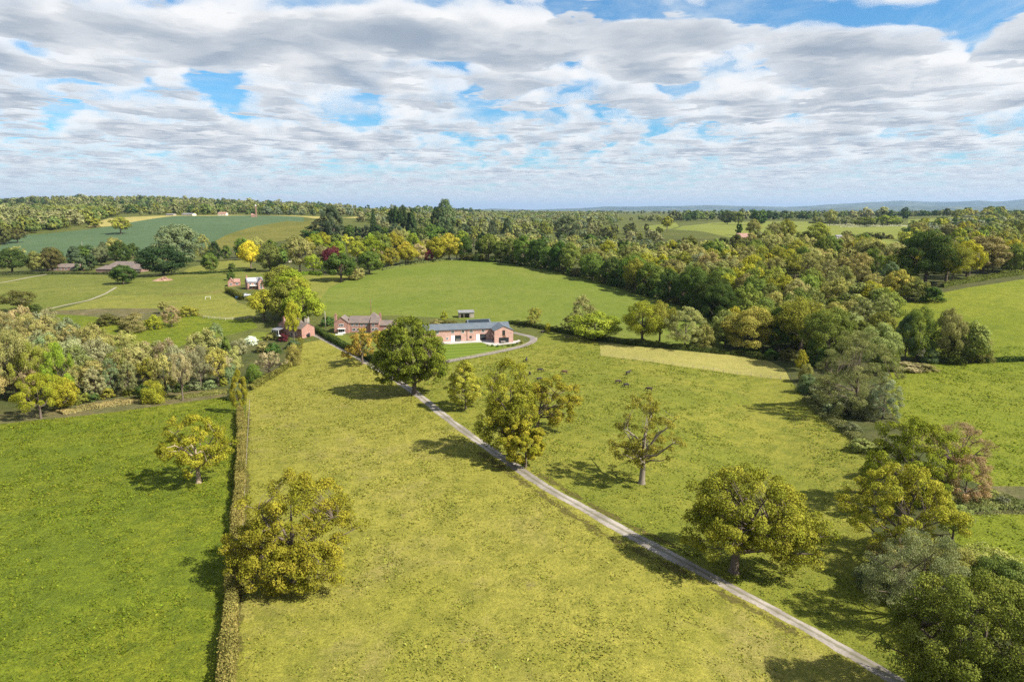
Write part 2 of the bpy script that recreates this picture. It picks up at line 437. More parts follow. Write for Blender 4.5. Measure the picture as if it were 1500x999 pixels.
# regions: (object name, material, pixel polygon in the photograph); first match wins
REG = [
    ('terrace_pavement', 'terrace', [(646, 503), (649, 499.5), (690, 499.3), (702, 497.6), (712, 496), (724, 494), (733, 500), (756, 499), (760, 497.5), (763, 499.5), (755, 502.8), (738, 504.5), (724, 506.5), (714, 504.5), (706, 501.5), (692, 501.8), (660, 504)]),
    ('lawn', 'lawn', [(640, 530), (636, 505), (660, 504), (692, 501.8), (706, 501.5), (714, 504.5), (724, 506.5), (740, 507), (752, 507), (720, 514.5), (690, 520.5), (664, 526)]),
    ('garden_lawn', 'garden', [(470, 487), (488, 488), (520, 493), (580, 493), (640, 504), (640, 528), (610, 530), (560, 520), (520, 506)]),
    ('garden_lawn', 'garden', [(366, 492), (372, 486), (402, 487), (398, 497), (372, 500)]),
    ('mown_field', 'mown', [(878, 501), (930, 507.5), (1000, 514), (1050, 518.5), (1105, 523), (1130, 530), (1150, 541), (1157, 556), (1100, 550.5), (1000, 537), (930, 527), (880, 521)]),
    ('driveway_field', 'middle', [(362, 576), (385, 560), (412, 545), (432, 530), (441, 512), (443, 503), (470, 498), (497, 511), (520, 524), (545, 536), (575, 552), (611, 577), (640, 601), (680, 633), (720, 661), (760, 688), (800, 715), (850, 743), (900, 771), (950, 798), (1000, 823), (1050, 851), (1100, 877), (1150, 903), (1200, 931), (1250, 959), (1300, 988), (1370, 1030), (1500, 1110), (1500, 1700), (280, 1700), (332, 999), (345, 850), (350, 780), (356, 680), (359, 620)]),
    ('lush_field', 'left', [(-700, 690), (-200, 640), (0, 621), (100, 611), (180, 602), (250, 592), (310, 584), (345, 580), (359, 585), (359, 620), (356, 680), (350, 780), (345, 850), (332, 999), (280, 1700), (-1500, 1700), (-1500, 760)]),
    ('cow_field', 'cow', [(640, 530), (664, 526), (690, 520.5), (720, 514.5), (752, 507), (790, 495), (800, 485), (840, 492), (878, 501), (880, 521), (930, 527), (1000, 537), (1100, 550.5), (1157, 556), (1180, 585), (1205, 610), (1240, 635), (1275, 662), (1290, 690), (1270, 740), (1280, 800), (1300, 880), (1340, 960), (1400, 1040), (1500, 1110), (1370, 1030), (1300, 988), (1250, 959), (1200, 931), (1150, 903), (1100, 877), (1050, 851), (1000, 823), (950, 798), (900, 771), (850, 743), (800, 715), (760, 688), (720, 661), (680, 633), (640, 601), (611, 577), (575, 552), (600, 535)]),
    ('hill_field', 'hill', [(466, 452), (470, 438), (482, 422), (520, 405), (560, 393), (610, 385), (660, 380), (700, 379), (740, 384), (800, 393), (850, 405), (900, 418), (950, 431), (1000, 446), (1045, 462), (1062, 482), (1065, 512), (1000, 510), (930, 503), (860, 492), (800, 482), (760, 475), (700, 470), (650, 466), (580, 462), (520, 462), (480, 464)]),
    ('brown_strip_field', 'midyellow', [(430, 402), (478, 404), (520, 403), (482, 422), (470, 438), (464, 440), (440, 425)]),
    ('upper_field', 'right', [(1285, 452), (1330, 442), (1400, 425), (1500, 409), (1800, 380), (1900, 520), (1500, 527), (1420, 530), (1330, 524), (1300, 500)]),
    ('middle_field', 'right', [(1300, 548), (1330, 532), (1420, 530), (1500, 527), (1900, 520), (2100, 720), (1500, 712), (1440, 712), (1390, 690), (1340, 640), (1300, 600)]),
    ('lower_field', 'right', [(1380, 754), (1500, 753), (2100, 770), (2300, 1100), (1560, 990), (1460, 870), (1400, 800)]),
    ('rushes_ground', 'rushes', [(1380, 735), (1440, 712), (1500, 712), (2100, 720), (2100, 770), (1500, 753), (1380, 754)]),
    # to the west of the lodge
    ('bank_field', 'bank', [(310, 356), (330, 345), (372, 332), (420, 324), (445, 325), (470, 322), (475, 326), (455, 345), (420, 352), (370, 357), (330, 366), (300, 372)]),
    ('crop_field', 'crop', [(-300, 378), (0, 361), (22, 345), (60, 343), (130, 336), (168, 331), (215, 322), (260, 316.5), (350, 316), (445, 318), (445, 325), (420, 324), (372, 332), (330, 345), (310, 356), (300, 372), (200, 374), (100, 376)]),
    ('pale_strip_field', 'stubble', [(125, 334), (160, 320), (190, 318), (260, 315.5), (445, 316.5), (475, 317.5), (475, 322), (445, 318), (350, 316), (260, 316.5), (215, 322), (168, 331)]),
    ('tree_paddock_field', 'midyellow', [(262, 401), (278, 392), (330, 381), (365, 380), (368, 393), (330, 397), (290, 401)]),
    ('paddock_field', 'midleft', [(-300, 420), (60, 405), (110, 401), (200, 404), (260, 402), (330, 398), (375, 394), (400, 405), (330, 424), (300, 430), (240, 433), (160, 433), (100, 445), (60, 460), (-300, 500)]),
    ('dry_paddock_field', 'midyellow', [(160, 433), (240, 433), (300, 430), (330, 424), (350, 445), (380, 450), (370, 468), (330, 468), (290, 463), (282, 460), (230, 452), (150, 452), (80, 455)]),
    ('rushes_ground', 'rushes', [(60, 460), (80, 455), (150, 452), (230, 452), (240, 462), (200, 472), (120, 462)]),
    ('green_paddock_field', 'left', [(60, 460), (120, 462), (200, 472), (240, 462), (282, 460), (330, 468), (370, 468), (378, 480), (330, 492), (280, 500), (235, 520), (180, 510), (100, 490), (30, 480)]),
    ('rushes_ground', 'rushes', [(-300, 650), (-300, 618), (0, 606), (40, 602), (80, 596), (140, 588), (210, 575), (330, 570), (350, 580), (310, 584), (250, 592), (180, 602), (100, 611), (0, 621)]),
    # east and far
    ('far_field', 'fargreen', [(985, 336), (1000, 331), (1040, 327), (1110, 324), (1180, 325), (1240, 331), (1330, 332), (1335, 345), (1310, 362), (1270, 364), (1220, 345), (1150, 345), (1080, 350)]),
    ('far_field', 'fargreen', [(855, 352), (890, 346), (900, 348), (880, 354)]),
    ('far_field', 'fargreen', [(890, 358), (920, 357), (918, 363), (895, 364)]),
    ('far_field', 'fargreen', [(940, 332), (990, 326), (995, 332), (960, 340)]),
    ('far_field', 'fargreen', [(1330, 322), (1400, 318), (1380, 335), (1330, 332)]),
    ('ploughed_field', 'plough', [(1492, 345), (1560, 335), (1600, 350), (1496, 356)]),
    ('far_field', 'stubble', [(500, 319), (530, 317), (560, 318), (545, 321)]),
    ('wood_ground', 'woodfloor', [(-300, 640), (-300, 500), (60, 470), (180, 510), (235, 520), (330, 500), (410, 497), (440, 512), (432, 530), (385, 560), (350, 580), (330, 570), (210, 575), (140, 588), (80, 596), (85, 612), (0, 621)]),
    ('wood_ground', 'woodfloor', [(1062, 512), (1062, 482), (1045, 462), (1000, 446), (950, 431), (900, 418), (850, 405), (800, 393), (740, 384), (700, 379), (700, 350), (850, 352), (890, 366), (980, 350), (1080, 352), (1220, 350), (1300, 368), (1420, 360), (1500, 375), (1500, 409), (1400, 425), (1330, 442), (1285, 452), (1300, 500), (1330, 524), (1330, 532), (1300, 548), (1300, 600), (1340, 640), (1390, 690), (1440, 712), (1380, 735), (1380, 754), (1400, 800), (1460, 870), (1560, 990), (1700, 1100), (1500, 1110), (1400, 1040), (1340, 960), (1300, 880), (1280, 800), (1270, 740), (1290, 690), (1275, 662), (1240, 635), (1205, 610), (1180, 585), (1157, 556), (1150, 541), (1130, 530), (1105, 523)]),
    ('wood_ground', 'woodfloor', [(480, 420), (470, 400), (400, 395), (370, 385), (300, 372), (420, 352), (470, 330), (700, 345), (700, 379), (660, 380), (610, 385), (560, 393), (520, 405)]),
]


def densify(pts, step):
    out = []
    n = len(pts)
    for i in range(n):
        a, b = pts[i], pts[(i + 1) % n]
        k = max(1, int(np.linalg.norm(b - a) / step))
        for j in range(k): out.append(a + (b - a) * j / k)
    return out


def inside(poly, x, y):
    """points in polygon, vectorised"""
    c = np.zeros(len(x), bool)
    n = len(poly)
    for i in range(n):
        x0, y0 = poly[i]; x1, y1 = poly[(i + 1) % n]
        if y0 == y1: continue
        m = ((y0 > y) != (y1 > y)) & (x < (x1 - x0) * (y - y0) / (y1 - y0) + x0)
        c ^= m
    return c


RW = []          # world polygons
for nm, mt, pp in REG:
    RW.append((nm, mt, np.array([P(*q)[:2] for q in pp])))
pts = [np.array([0.0, 0.0])]; edges = []
for r_ in np.geomspace(18, 60000, 182):
    na = 110
    for j in range(na):
        q = 2 * math.pi * (j + .5 * (int(r_ * 13) % 2)) / na
        pts.append(np.array([r_ * math.sin(q), r_ * math.cos(q)]))
for nm, mt, w in RW:
    cen = np.linalg.norm(w.mean(0))
    d = densify(list(w), max(4, cen * .03))
    o = len(pts); pts += d
    edges += [(o + i, o + (i + 1) % len(d)) for i in range(len(d))]
res = geometry.delaunay_2d_cdt([Vector(p) for p in pts], edges, [], 0, 1e-4, False)
gv = np.array([tuple(v) for v in res[0]]); gf = np.array([f for f in res[2]], np.int32)
gz = hgt(gv[:, 0], gv[:, 1])
V3 = np.column_stack([gv, gz])
cen = gv[gf].mean(1)
lab = np.full(len(gf), -1)
for i, (nm, mt, w) in enumerate(RW):
    m = (lab < 0) & inside(w, cen[:, 0], cen[:, 1])
    lab[m] = i
# upward winding
a_, b_, c_ = gv[gf[:, 0]], gv[gf[:, 1]], gv[gf[:, 2]]
cw = ((b_ - a_)[:, 0] * (c_ - a_)[:, 1] - (b_ - a_)[:, 1] * (c_ - a_)[:, 0]) < 0
gf[cw] = gf[cw][:, ::-1]
groups = {}
for i in [-1] + list(range(len(RW))):
    f = gf[lab == i]
    if len(f) == 0: continue
    u, inv = np.unique(f, return_inverse=True)
    nm, mt = ('ground', 'ground') if i < 0 else RW[i][:2]
    me = mesh_np(nm, V3[u], tris=inv.reshape(-1, 3), mats=[G[mt]], smooth=True)
    tag(link(nm, me), kind='structure')


def region_at(x, y):
    for nm, mt, w in RW:
        if inside(w, np.array([x]), np.array([y]))[0]: return mt
    return 'ground'


# distant hills
def ridge(name, prof, dist, depth, mat, seed):
    """prof: (pixel x, pixel y of skyline); a real ridge with a front and a back slope"""
    rs = np.random.RandomState(seed)
    xs = np.linspace(prof[0][0], prof[-1][0], 160)
    ys = np.interp(xs, [p[0] for p in prof], [p[1] for p in prof]) + np.convolve(rs.randn(160), np.ones(7) / 7, 'same') * .7
    V = []; Q = []
    rows = [(-1.0, 0), (-.6, .28), (-.3, .62), (-.1, .9), (0, 1.0), (.3, .7), (1, 0)]
    for (o, hf) in rows:
        for i, (px, py) in enumerate(zip(xs, ys)):
            D = dist + o * depth * (1 + .25 * math.sin(i * .21 + o))
            top = CAMZ + dist * (HOR - py) / F
            wob = .06 * math.sin(i * .37 + o * 9) + .05 * math.sin(i * .13 + o * 5)
            V.append(((px - CX) / F * D, D, 20 + (top - 20) * np.clip(hf + (wob if 0 < hf < 1 else 0), 0, 1)))
    n = len(xs)
    for r_ in range(len(rows) - 1):
        for i in range(n - 1): Q.append((r_ * n + i, r_ * n + i + 1, (r_ + 1) * n + i + 1, (r_ + 1) * n + i))
    tag(link(name, mesh_np(name, V, quads=Q, mats=[mat], smooth=True)), kind='structure')


MH = grass_mat('moorland', (.035, .055, .035), (.075, .09, .045), (.015, .032, .025), .0005, .0013, .004, (.17, .17, .08), .6, 0)
ridge('hills', [(690, 309), (720, 306), (780, 307.5), (850, 305), (880, 303.5), (960, 302.5), (1040, 301.2), (1110, 302.5), (1150, 303), (1180, 302), (1225, 299.5), (1260, 297), (1310, 294.5), (1345, 296), (1385, 296.5), (1420, 294.5), (1450, 296), (1475, 293.5), (1500, 290.5), (1560, 287), (1700, 289)], 22000, 3500, MH, 4)
ridge('hills', [(1180, 306), (1230, 304), (1290, 303.5), (1330, 302), (1400, 303), (1500, 305)], 15000, 2500, MH, 9)
ridge('hills', [(-150, 304), (0, 303), (150, 301), (260, 306)], 14000, 1500, MH, 12)

# the air between: one closed box round everything
hm, ht, ho = new_mat('haze')
pv = ht.new('ShaderNodeVolumePrincipled'); pv.inputs['Color'].default_value = (.40, .57, .82, 1)
pv.inputs['Density'].default_value = 3.0e-5; pv.inputs['Anisotropy'].default_value = .1
ht.l.new(pv.outputs[0], ho.inputs['Volume'])
zmin = float(V3[:, 2].min()) - 1
o = MB().box(-61000, -61000, zmin, 61000, 61000, 520).build('haze', hm); tag(o, kind='stuff')

# ---------------------------------------------------------------- trees
def unit(v): return v / (np.linalg.norm(v, axis=-1, keepdims=True) + 1e-9)


PROF = {
    'round': lambda t: np.sqrt(np.clip(1 - (2 * t ** .85 - 1) ** 2, 0, 1)),
    'dome': lambda t: np.sqrt(np.clip(1 - t ** 2.2, 0, 1)) * np.minimum(1, .62 + 2.2 * t),
    'ovoid': lambda t: np.sin(np.pi * np.clip(t, 0, 1) ** .72) ** .8,
    'tall': lambda t: np.clip(np.sin(np.pi * np.clip(t * .93 + .07, 0, 1) ** .8), 0, 1) ** .55,
    'cone': lambda t: (1 - t) ** .85 * np.minimum(1, .45 + 5 * t) + .03,
    'bush': lambda t: np.sqrt(np.clip(1 - t ** 1.9, 0, 1)),
}


def leaf_cloud(rs, cen, rad, tone, n, size, out_c, flat=.8, up=.25, nmix=(.66, .34, .48), aspect=.62):
    """n leaf sprays spread over clumps; returns verts, quads, tone per quad"""
    w = rad ** 2; w = w / w.sum()
    idx = rs.choice(len(cen), n, p=w)
    d = unit(rs.randn(n, 3) + np.array([0, 0, up]))
    r = rad[idx] * (0.50 + .52 * rs.rand(n) ** .6)
    off = d * r[:, None]; off[:, 2] *= flat
    p = cen[idx] + off
    o = unit(p - out_c)
    nn = unit(d * nmix[0] + o * nmix[1] + rs.randn(n, 3) * nmix[2])
    u = unit(np.cross(nn, rs.randn(n, 3))); v = np.cross(nn, u)
    s = size * (.65 + .8 * rs.rand(n))
    su = u * s[:, None] * .5; sv = v * (s * aspect)[:, None] * .5
    k = (rs.rand(n, 1) - .5) * .5
    V = np.stack([p - su, p - sv + su * k, p + su, p + sv + su * k], 1).reshape(-1, 3)
    Q = np.arange(n * 4).reshape(-1, 4)
    tn = np.clip(tone[idx] * .7 + rs.rand(n) * .3, 0, 1)
    return V, Q, tn


def crown_clumps(rs, H, Rx, Ry, z0, z1, prof, n, crad, lump=.3, inner=.35, lean=(0, 0), keep=None):
    f = PROF[prof]
    cen = []
    ph = rs.rand(6) * 6.28
    tries = 0
    mind = crad * .62
    while len(cen) < n and tries < n * 40:
        tries += 1
        t_ = rs.rand() ** .9
        a = rs.rand() * 6.283
        if rs.rand() > f(np.array(t_)) * .9 + .12: continue
        lm = 1 + lump * (.5 * math.sin(2 * a + ph[0] + 3 * t_) + .35 * math.sin(3 * a + ph[1] - 4 * t_) + .4 * math.sin(5 * a + ph[2] + 5 * t_))
        rr = float(f(np.array(t_))) * lm * (inner + (1 - inner) * rs.rand() ** .45)
        p = np.array([Rx * rr * math.cos(a) + lean[0] * t_, Ry * rr * math.sin(a) + lean[1] * t_, z0 + (z1 - z0) * t_ * (1 + .06 * lump * math.sin(4 * a + ph[3]))])
        if keep is not None and not keep(p): continue
        if cen and np.min(np.linalg.norm(np.array(cen) - p, axis=1)) < mind * (1 if tries < n * 25 else .5): continue
        cen.append(p)
    cen = np.array(cen)
    rad = crad * (.7 + .6 * rs.rand(len(cen)))
    return cen, rad


def wood_mesh(rs, H, trunk_r, fork, cen, n_limb, sides=6, max_twigs=999, lean=(0, 0)):
    """tapering trunk, limbs bending out to the clumps, twigs to the rest"""
    mb = MB()
    top = np.array([lean[0] * .35, lean[1] * .35, H * .72])
    def trunk_at(z):
        k = np.clip(z / (H * .72), 0, 1)
        return np.array([top[0] * k ** 1.5 + .12 * math.sin(k * 7) * trunk_r, top[1] * k ** 1.5 + .12 * math.cos(k * 5) * trunk_r, z])
    zs = np.array([-.4, .0, .06, .2, .4, .6, .8, 1.0]) * H * .72
    zs[0] = -.4
    rad = [trunk_r * 1.6, trunk_r * 1.45, trunk_r * 1.08, trunk_r * .95, trunk_r * .75, trunk_r * .52, trunk_r * .3, trunk_r * .1]
    mb.tube([trunk_at(z) for z in zs], rad, sides)
    if len(cen) == 0: return mb
    order = np.argsort(-np.linalg.norm(cen[:, :2], axis=1))
    tips = []
    for i in order:
        if all(np.linalg.norm(cen[i] - cen[j]) > H * .2 for j in tips): tips.append(i)
        if len(tips) >= n_limb: break
    nodes = []
    for i in tips:
        c = cen[i]
        zb = max(fork * H * (.75 + .5 * rs.rand()), min(c[2] * .72, H * .6) * (.55 + .3 * rs.rand()))
        zb = min(zb, H * .66)
        a = trunk_at(zb)
        mid1 = a + (c - a) * .35 + np.array([0, 0, H * .03 * rs.randn()]) + rs.randn(3) * H * .018
        mid2 = a + (c - a) * .7 + np.array([0, 0, H * .03]) + rs.randn(3) * H * .02
        r0 = trunk_r * (.34 + .16 * rs.rand())
        P_ = [a, mid1, mid2, c]
        mb.tube(P_, [r0, r0 * .72, r0 * .45, r0 * .15], max(4, sides - 1), False)
        for q in np.linspace(.25, 1, 6):
            s_ = q * 3; k = min(int(s_), 2); nodes.append((P_[k] + (P_[k + 1] - P_[k]) * (s_ - k), r0 * (1 - .8 * q)))
    N = np.array([n_[0] for n_ in nodes]) if nodes else np.zeros((0, 3))
    cnt = 0
    for i in range(len(cen)):
        if i in tips or len(N) == 0: continue
        if cnt >= max_twigs: break
        d = np.linalg.norm(N - cen[i], axis=1) + 1.2 * np.clip(N[:, 2] - cen[i][2], 0, None)
        k = int(np.argmin(d)); a = N[k]; r0 = max(.02 * H / 12, nodes[k][1] * .55)
        m = (a + cen[i]) / 2 + rs.randn(3) * H * .015
        mb.tube([a, m, cen[i]], [r0, r0 * .6, r0 * .2], 4 if sides > 4 else 3, False); cnt += 1
    return mb


def make_crown(name, V, Q, tn, mat=None):
    me = mesh_np(name, V, quads=Q, mats=[mat or M_LEAF])
    at = me.attributes.new('tone', 'FLOAT', 'FACE'); at.data.foreach_set('value', tn.astype(np.float32))
    return me


# type: profile, z0, z1 (of height 1), clumps, clump radius, leaves(high), density factor, limbs, fork, trunk radius, lump, flat
TYPES = {
    'oak':    dict(prof='round', z0=.20, z1=.95, n=62, cr=.105, lump=.34, inner=.40, limbs=9, fork=.2, tr=.030, k=1.0),
    'broad':  dict(prof='dome', z0=.16, z1=.94, n=70, cr=.100, lump=.28, inner=.45, limbs=9, fork=.16, tr=.030, k=1.15),
    'round':  dict(prof='round', z0=.10, z1=.96, n=74, cr=.098, lump=.2, inner=.5, limbs=8, fork=.15, tr=.026, k=1.3),
    'loose':  dict(prof='round', z0=.20, z1=.95, n=50, cr=.090, lump=.38, inner=.3, limbs=10, fork=.2, tr=.026, k=.62),
    'sparse': dict(prof='round', z0=.22, z1=.97, n=46, cr=.080, lump=.4, inner=.3, limbs=13, fork=.22, tr=.034, k=.42),
    'tall':   dict(prof='tall', z0=.08, z1=.96, n=76, cr=.085, lump=.25, inner=.4, limbs=8, fork=.25, tr=.022, k=1.1),
    'feather': dict(prof='ovoid', z0=.10, z1=.95, n=110, cr=.060, lump=.35, inner=.3, limbs=10, fork=.2, tr=.018, k=.8),
    'willow': dict(prof='dome', z0=.03, z1=.95, n=150, cr=.066, lump=.22, inner=.5, limbs=10, fork=.12, tr=.028, k=1.35),
    'cone':   dict(prof='cone', z0=.06, z1=.97, n=90, cr=.070, lump=.2, inner=.3, limbs=4, fork=.2, tr=.018, k=1.2),
    'pine':   dict(prof='ovoid', z0=.32, z1=.96, n=44, cr=.085, lump=.35, inner=.3, limbs=8, fork=.4, tr=.02, k=1.1),
    'bush':   dict(prof='bush', z0=.0, z1=.9, n=56, cr=.13, lump=.3, inner=.45, limbs=7, fork=.05, tr=.02, k=1.15),
}
LODS = {'hi': (.019, 26000, 7), 'mid': (.034, 8500, 5), 'low': (.062, 2500, 4)}
PROTO = {}


def proto(kind, lod, var):
    """(crown mesh, wood mesh) of a tree of height 1 and crown radius about .5"""
    key = (kind, lod, var)
    if key in PROTO: return PROTO[key]
    T = TYPES[kind]; ls, nl, sides = LODS[lod]
    rs = np.random.RandomState(abs(hash_(kind)) % 1000 + var * 37 + 5)
    n = T['n'] if lod != 'low' else int(T['n'] * .7)
    cen, rad = crown_clumps(rs, 1, .42, .42, T['z0'] + T['cr'] * .5, T['z1'] - T['cr'] * .5, T['prof'], n, T['cr'], T['lump'], T['inner'])
    tone = np.clip(.5 + .22 * rs.randn(len(cen)), 0, 1)
    asp = .62 if kind not in ('feather', 'willow') else .42
    V, Q, tn = leaf_cloud(rs, cen, rad, tone, int(nl * T['k']), ls, np.array([0, 0, .45]), aspect=asp, nmix=(.7, .45, .3) if lod == 'low' else (.68, .38, .4) if lod == 'mid' else (.66, .34, .48))
    cm = make_crown('crown', V, Q, tn)
    wd = wood_mesh(rs, 1, T['tr'], T['fork'], cen, T['limbs'], sides, 60 if lod == 'hi' else 25 if lod == 'mid' else 0)
    wm = wd.mesh('trunk', M_BARK, lod == 'hi')
    PROTO[key] = (cm, wm)
    return PROTO[key]


def hash_(s):
    h = 7
    for ch in s: h = (h * 31 + ord(ch)) % 100003
    return h


JOINT = {}


def proto_joined(kind, lod, var):
    """crown and trunk in one mesh, for trees only a few pixels tall"""
    key = (kind, lod, var)
    if key in JOINT: return JOINT[key]
    cm, wm = proto(kind, lod, var)
    nv = len(cm.vertices); co = np.empty(nv * 3, np.float32); cm.vertices.foreach_get('co', co)
    nw = len(wm.vertices); cw_ = np.empty(nw * 3, np.float32); wm.vertices.foreach_get('co', cw_)
    q = np.empty(len(cm.polygons) * 4, np.int32); cm.polygons.foreach_get('vertices', q)
    wq = [tuple(p.vertices) for p in wm.polygons if len(p.vertices) == 4]
    V = np.concatenate([co, cw_]).reshape(-1, 3)
    Q = np.concatenate([q.reshape(-1, 4), np.array(wq, np.int32) + nv])
    me = mesh_np('tree', V, quads=Q, mats=[M_LEAF, M_BARK], mat_idx=np.concatenate([np.zeros(len(q) // 4), np.ones(len(wq))]))
    tn = np.empty(len(cm.polygons), np.float32); cm.attributes['tone'].data.foreach_get('value', tn)
    at = me.attributes.new('tone', 'FLOAT', 'FACE'); at.data.foreach_set('value', np.concatenate([tn, np.full(len(wq), .5, np.float32)]))
    JOINT[key] = me
    return me


RS = np.random.RandomState(11)
# leaf colours (reflectance): lit foliage
LC = {
    'oakgreen': (.190, .180, .030), 'yellowgreen': (.245, .222, .026), 'limegreen': (.185, .215, .022), 'yellow': (.40, .34, .03), 'gold': (.30, .245, .035),
    'midgreen': (.135, .155, .032), 'green': (.098, .130, .024), 'darkgreen': (.062, .088, .020), 'deepgreen': (.044, .064, .022), 'bluegreen': (.085, .105, .048),
    'olive': (.200, .190, .058), 'paleolive': (.235, .220, .080), 'grey': (.200, .200, .095), 'greygreen': (.150, .165, .072),
    'brown': (.205, .180, .065), 'orange': (.240, .200, .045), 'pinkbrown': (.250, .200, .105), 'copper': (.100, .025, .035), 'white': (.55, .52, .42), 'red': (.25, .115, .06),
    'darkolive': (.085, .085, .025), 'beige': (.25, .22, .075),
}
for q_ in LC: LC[q_] = tuple(min(.6, v_ * 1.10) for v_ in LC[q_])
CW = {'oakgreen': 'oak green', 'yellowgreen': 'yellow-green', 'limegreen': 'lime green', 'yellow': 'bright yellow', 'gold': 'golden', 'midgreen': 'mid green', 'green': 'fresh green',
      'darkgreen': 'dark green', 'deepgreen': 'very dark green', 'bluegreen': 'bluish green', 'olive': 'olive', 'paleolive': 'pale olive', 'grey': 'grey-green', 'greygreen': 'dull grey-green',
      'brown': 'brownish', 'orange': 'orange-tinged', 'pinkbrown': 'pinkish brown', 'copper': 'copper purple', 'white': 'white-blossomed', 'red': 'reddish brown', 'darkolive': 'dark olive', 'beige': 'straw-coloured'}
NVAR = {'oak': 3, 'broad': 3, 'round': 3, 'loose': 2, 'feather': 2, 'bush': 3, 'tall': 2}


def tint(c, amt=.10):
    b = np.array(LC[c] if isinstance(c, str) else c)
    v = b * (1 + amt * RS.randn()) * (1 + .05 * RS.randn(3))
    return (float(np.clip(v[0], .01, .9)), float(np.clip(v[1], .01, .9)), float(np.clip(v[2], .005, .9)), 1)


def put_tree(name, pos, H, W, kind, colour, label, cat='tree', group=None, hpx=50, rot=None, amt=.10, joined=None, var=None, bark=None):
    lod = 'hi' if hpx > 62 else 'mid' if hpx > 26 else 'low'
    v = RS.randint(NVAR.get(kind, 1)) if var is None else var
    rz = RS.rand() * 6.28 if rot is None else rot
    c = tint(colour, amt)
    sxy = W / .92; sc = (sxy * (1 + .06 * RS.randn()), sxy * (1 + .06 * RS.randn()), H / 1.0)
    if joined is None: joined = hpx < 40
    if joined:
        o = link(name, proto_joined(kind, lod, v)); o.location = (pos[0], pos[1], pos[2] - .1); o.rotation_euler = (0, 0, rz); o.scale = sc; o.color = c
        return tag(o, label, cat, group)
    e = empty(name, (pos[0], pos[1], pos[2] - .1), rz)
    cm, wm = proto(kind, lod, v)
    a = link('crown', cm, e); a.scale = sc; a.color = c
    b = link('trunk', wm, e); tr_ = min(sc[0], sc[1], H * 1.1); b.scale = (sc[0], sc[1], sc[2])
    return tag(e, label, cat, group)


def px_tree(bx, by, top, wpx, kind, colour, label, name='tree', cat='tree', group=None, **kw):
    p = P(bx, by); H = height_for(p, top) * 1.04; dz_ = proj(p)[2]
    put_tree(name, p, H, wpx * dz_ / F, kind, colour, label, cat, group, hpx=by - top, **kw)


# ---- the large solitary trees, each with a crown of its own
def hero(name, base, label, parts, H, leaf, nleaf, colour, trunk_r, fork=.2, limbs=10, lean=(0, 0), seed=1, bark=None, group=None, twigs=999, k=(.68, .32, .48), cat='tree', aspect=.62):
    """parts: ellipsoidal masses of the crown (cx, cy, z0, z1, rx, ry, profile, clumps, clump radius, lump, inner)"""
    rs = np.random.RandomState(seed)
    C, Rr = [], []
    for (cx, cy_, z0, z1, rx, ry, prof, n, cr, lump, inner) in parts:
        c, r_ = crown_clumps(rs, 1, rx, ry, z0, z1, prof, n, cr, lump, inner)
        C.append(c + np.array([cx, cy_, 0])); Rr.append(r_ * .90)
    cen = np.concatenate(C); rad = np.concatenate(Rr)
    tone = np.clip(.5 + .30 * rs.randn(len(cen)), 0, 1)
    V, Q, tn = leaf_cloud(rs, cen, rad, tone, int(nleaf * 1.95), leaf * .68, np.array([cen[:, 0].mean(), cen[:, 1].mean(), cen[:, 2].mean() - .1 * H]), nmix=k, aspect=aspect)
    e = empty(name, (base[0], base[1], base[2] - .05))
    a = link('crown', make_crown('crown', V, Q, tn), e); a.color = tint(colour if isinstance(colour, str) else tuple(q * 1.1 for q in colour), 0)
    wd = wood_mesh(rs, H, trunk_r, fork, cen, limbs, 9, twigs, lean)
    wd.build('trunk', bark or M_BARK, e, True)
    return tag(e, label, cat, group)


def mpp(p): return proj(p)[2] / F        # metres per photo pixel there


# near oak beside the drive
p = P(1075, 838); m = mpp(p); H = height_for(p, 682)
hero('oak_tree', p, 'large domed oak with a low side bough standing beside the lower part of the lane', [
    (.15 * m * 100, 0, H * .36, H * .95, 80 * m, 78 * m, 'dome', 150, 1.15, .22, .5),
    (-35 * m, -1, H * .24, H * .62, 42 * m, 40 * m, 'round', 40, 1.0, .25, .4),
    (88 * m, -1.5, H * .12, H * .60, 44 * m, 40 * m, 'round', 60, 1.0, .3, .4),
    (40 * m, -3, H * .30, H * .6, 40 * m, 36 * m, 'round', 30, 1.0, .25, .4)], H, .38, 30000, (.195, .180, .026), .62, .24, 12, (1, 0), 21)
# the great tree half way down the lane
p = P(607, 577); m = mpp(p); H = height_for(p, 460)
hero('oak_tree', p, 'tall full oak at the lane in front of the brick barn, shading the drive', [
    (-6 * m, 0, H * .15, H * 1.0, 49 * m, 47 * m, 'ovoid', 200, 1.35, .2, .4),
    (-28 * m, -1, H * .14, H * .55, 30 * m, 30 * m, 'round', 45, 1.4, .25, .4),
    (24 * m, 0, H * .18, H * .52, 26 * m, 26 * m, 'round', 36, 1.3, .25, .4)], H, .55, 30000, (.135, .148, .018), .6, .18, 12, (-1, 0), 22)
p2 = P(612, 579)
# middle cluster: three trees
p = P(747, 668); m = mpp(p); H = height_for(p, 522)
hero('oak_tree', p, 'tall uneven yellow-green oak at the bend of the lane, tallest of a clump of three', [
    (0, 0, H * .30, H * .97, 36 * m, 36 * m, 'round', 95, 1.15, .34, .35),
    (-14 * m, -1, H * .12, H * .55, 32 * m, 30 * m, 'round', 55, 1.1, .35, .35),
    (18 * m, 0, H * .25, H * .62, 26 * m, 26 * m, 'round', 34, 1.1, .3, .35)], H, .42, 17000, (.205, .185, .022), .45, .22, 11, (.6, 0), 23)
p = P(770, 684); m = mpp(p); H = height_for(p, 617)
hero('oak_tree', p, 'small round yellow-green tree at the lane edge in front of the tall uneven oak', [
    (-2 * m, 0, H * .16, H * .95, 31 * m, 30 * m, 'round', 70, .85, .18, .45)], H, .38, 12500, (.225, .205, .022), .24, .18, 9, (0, 0), 24)
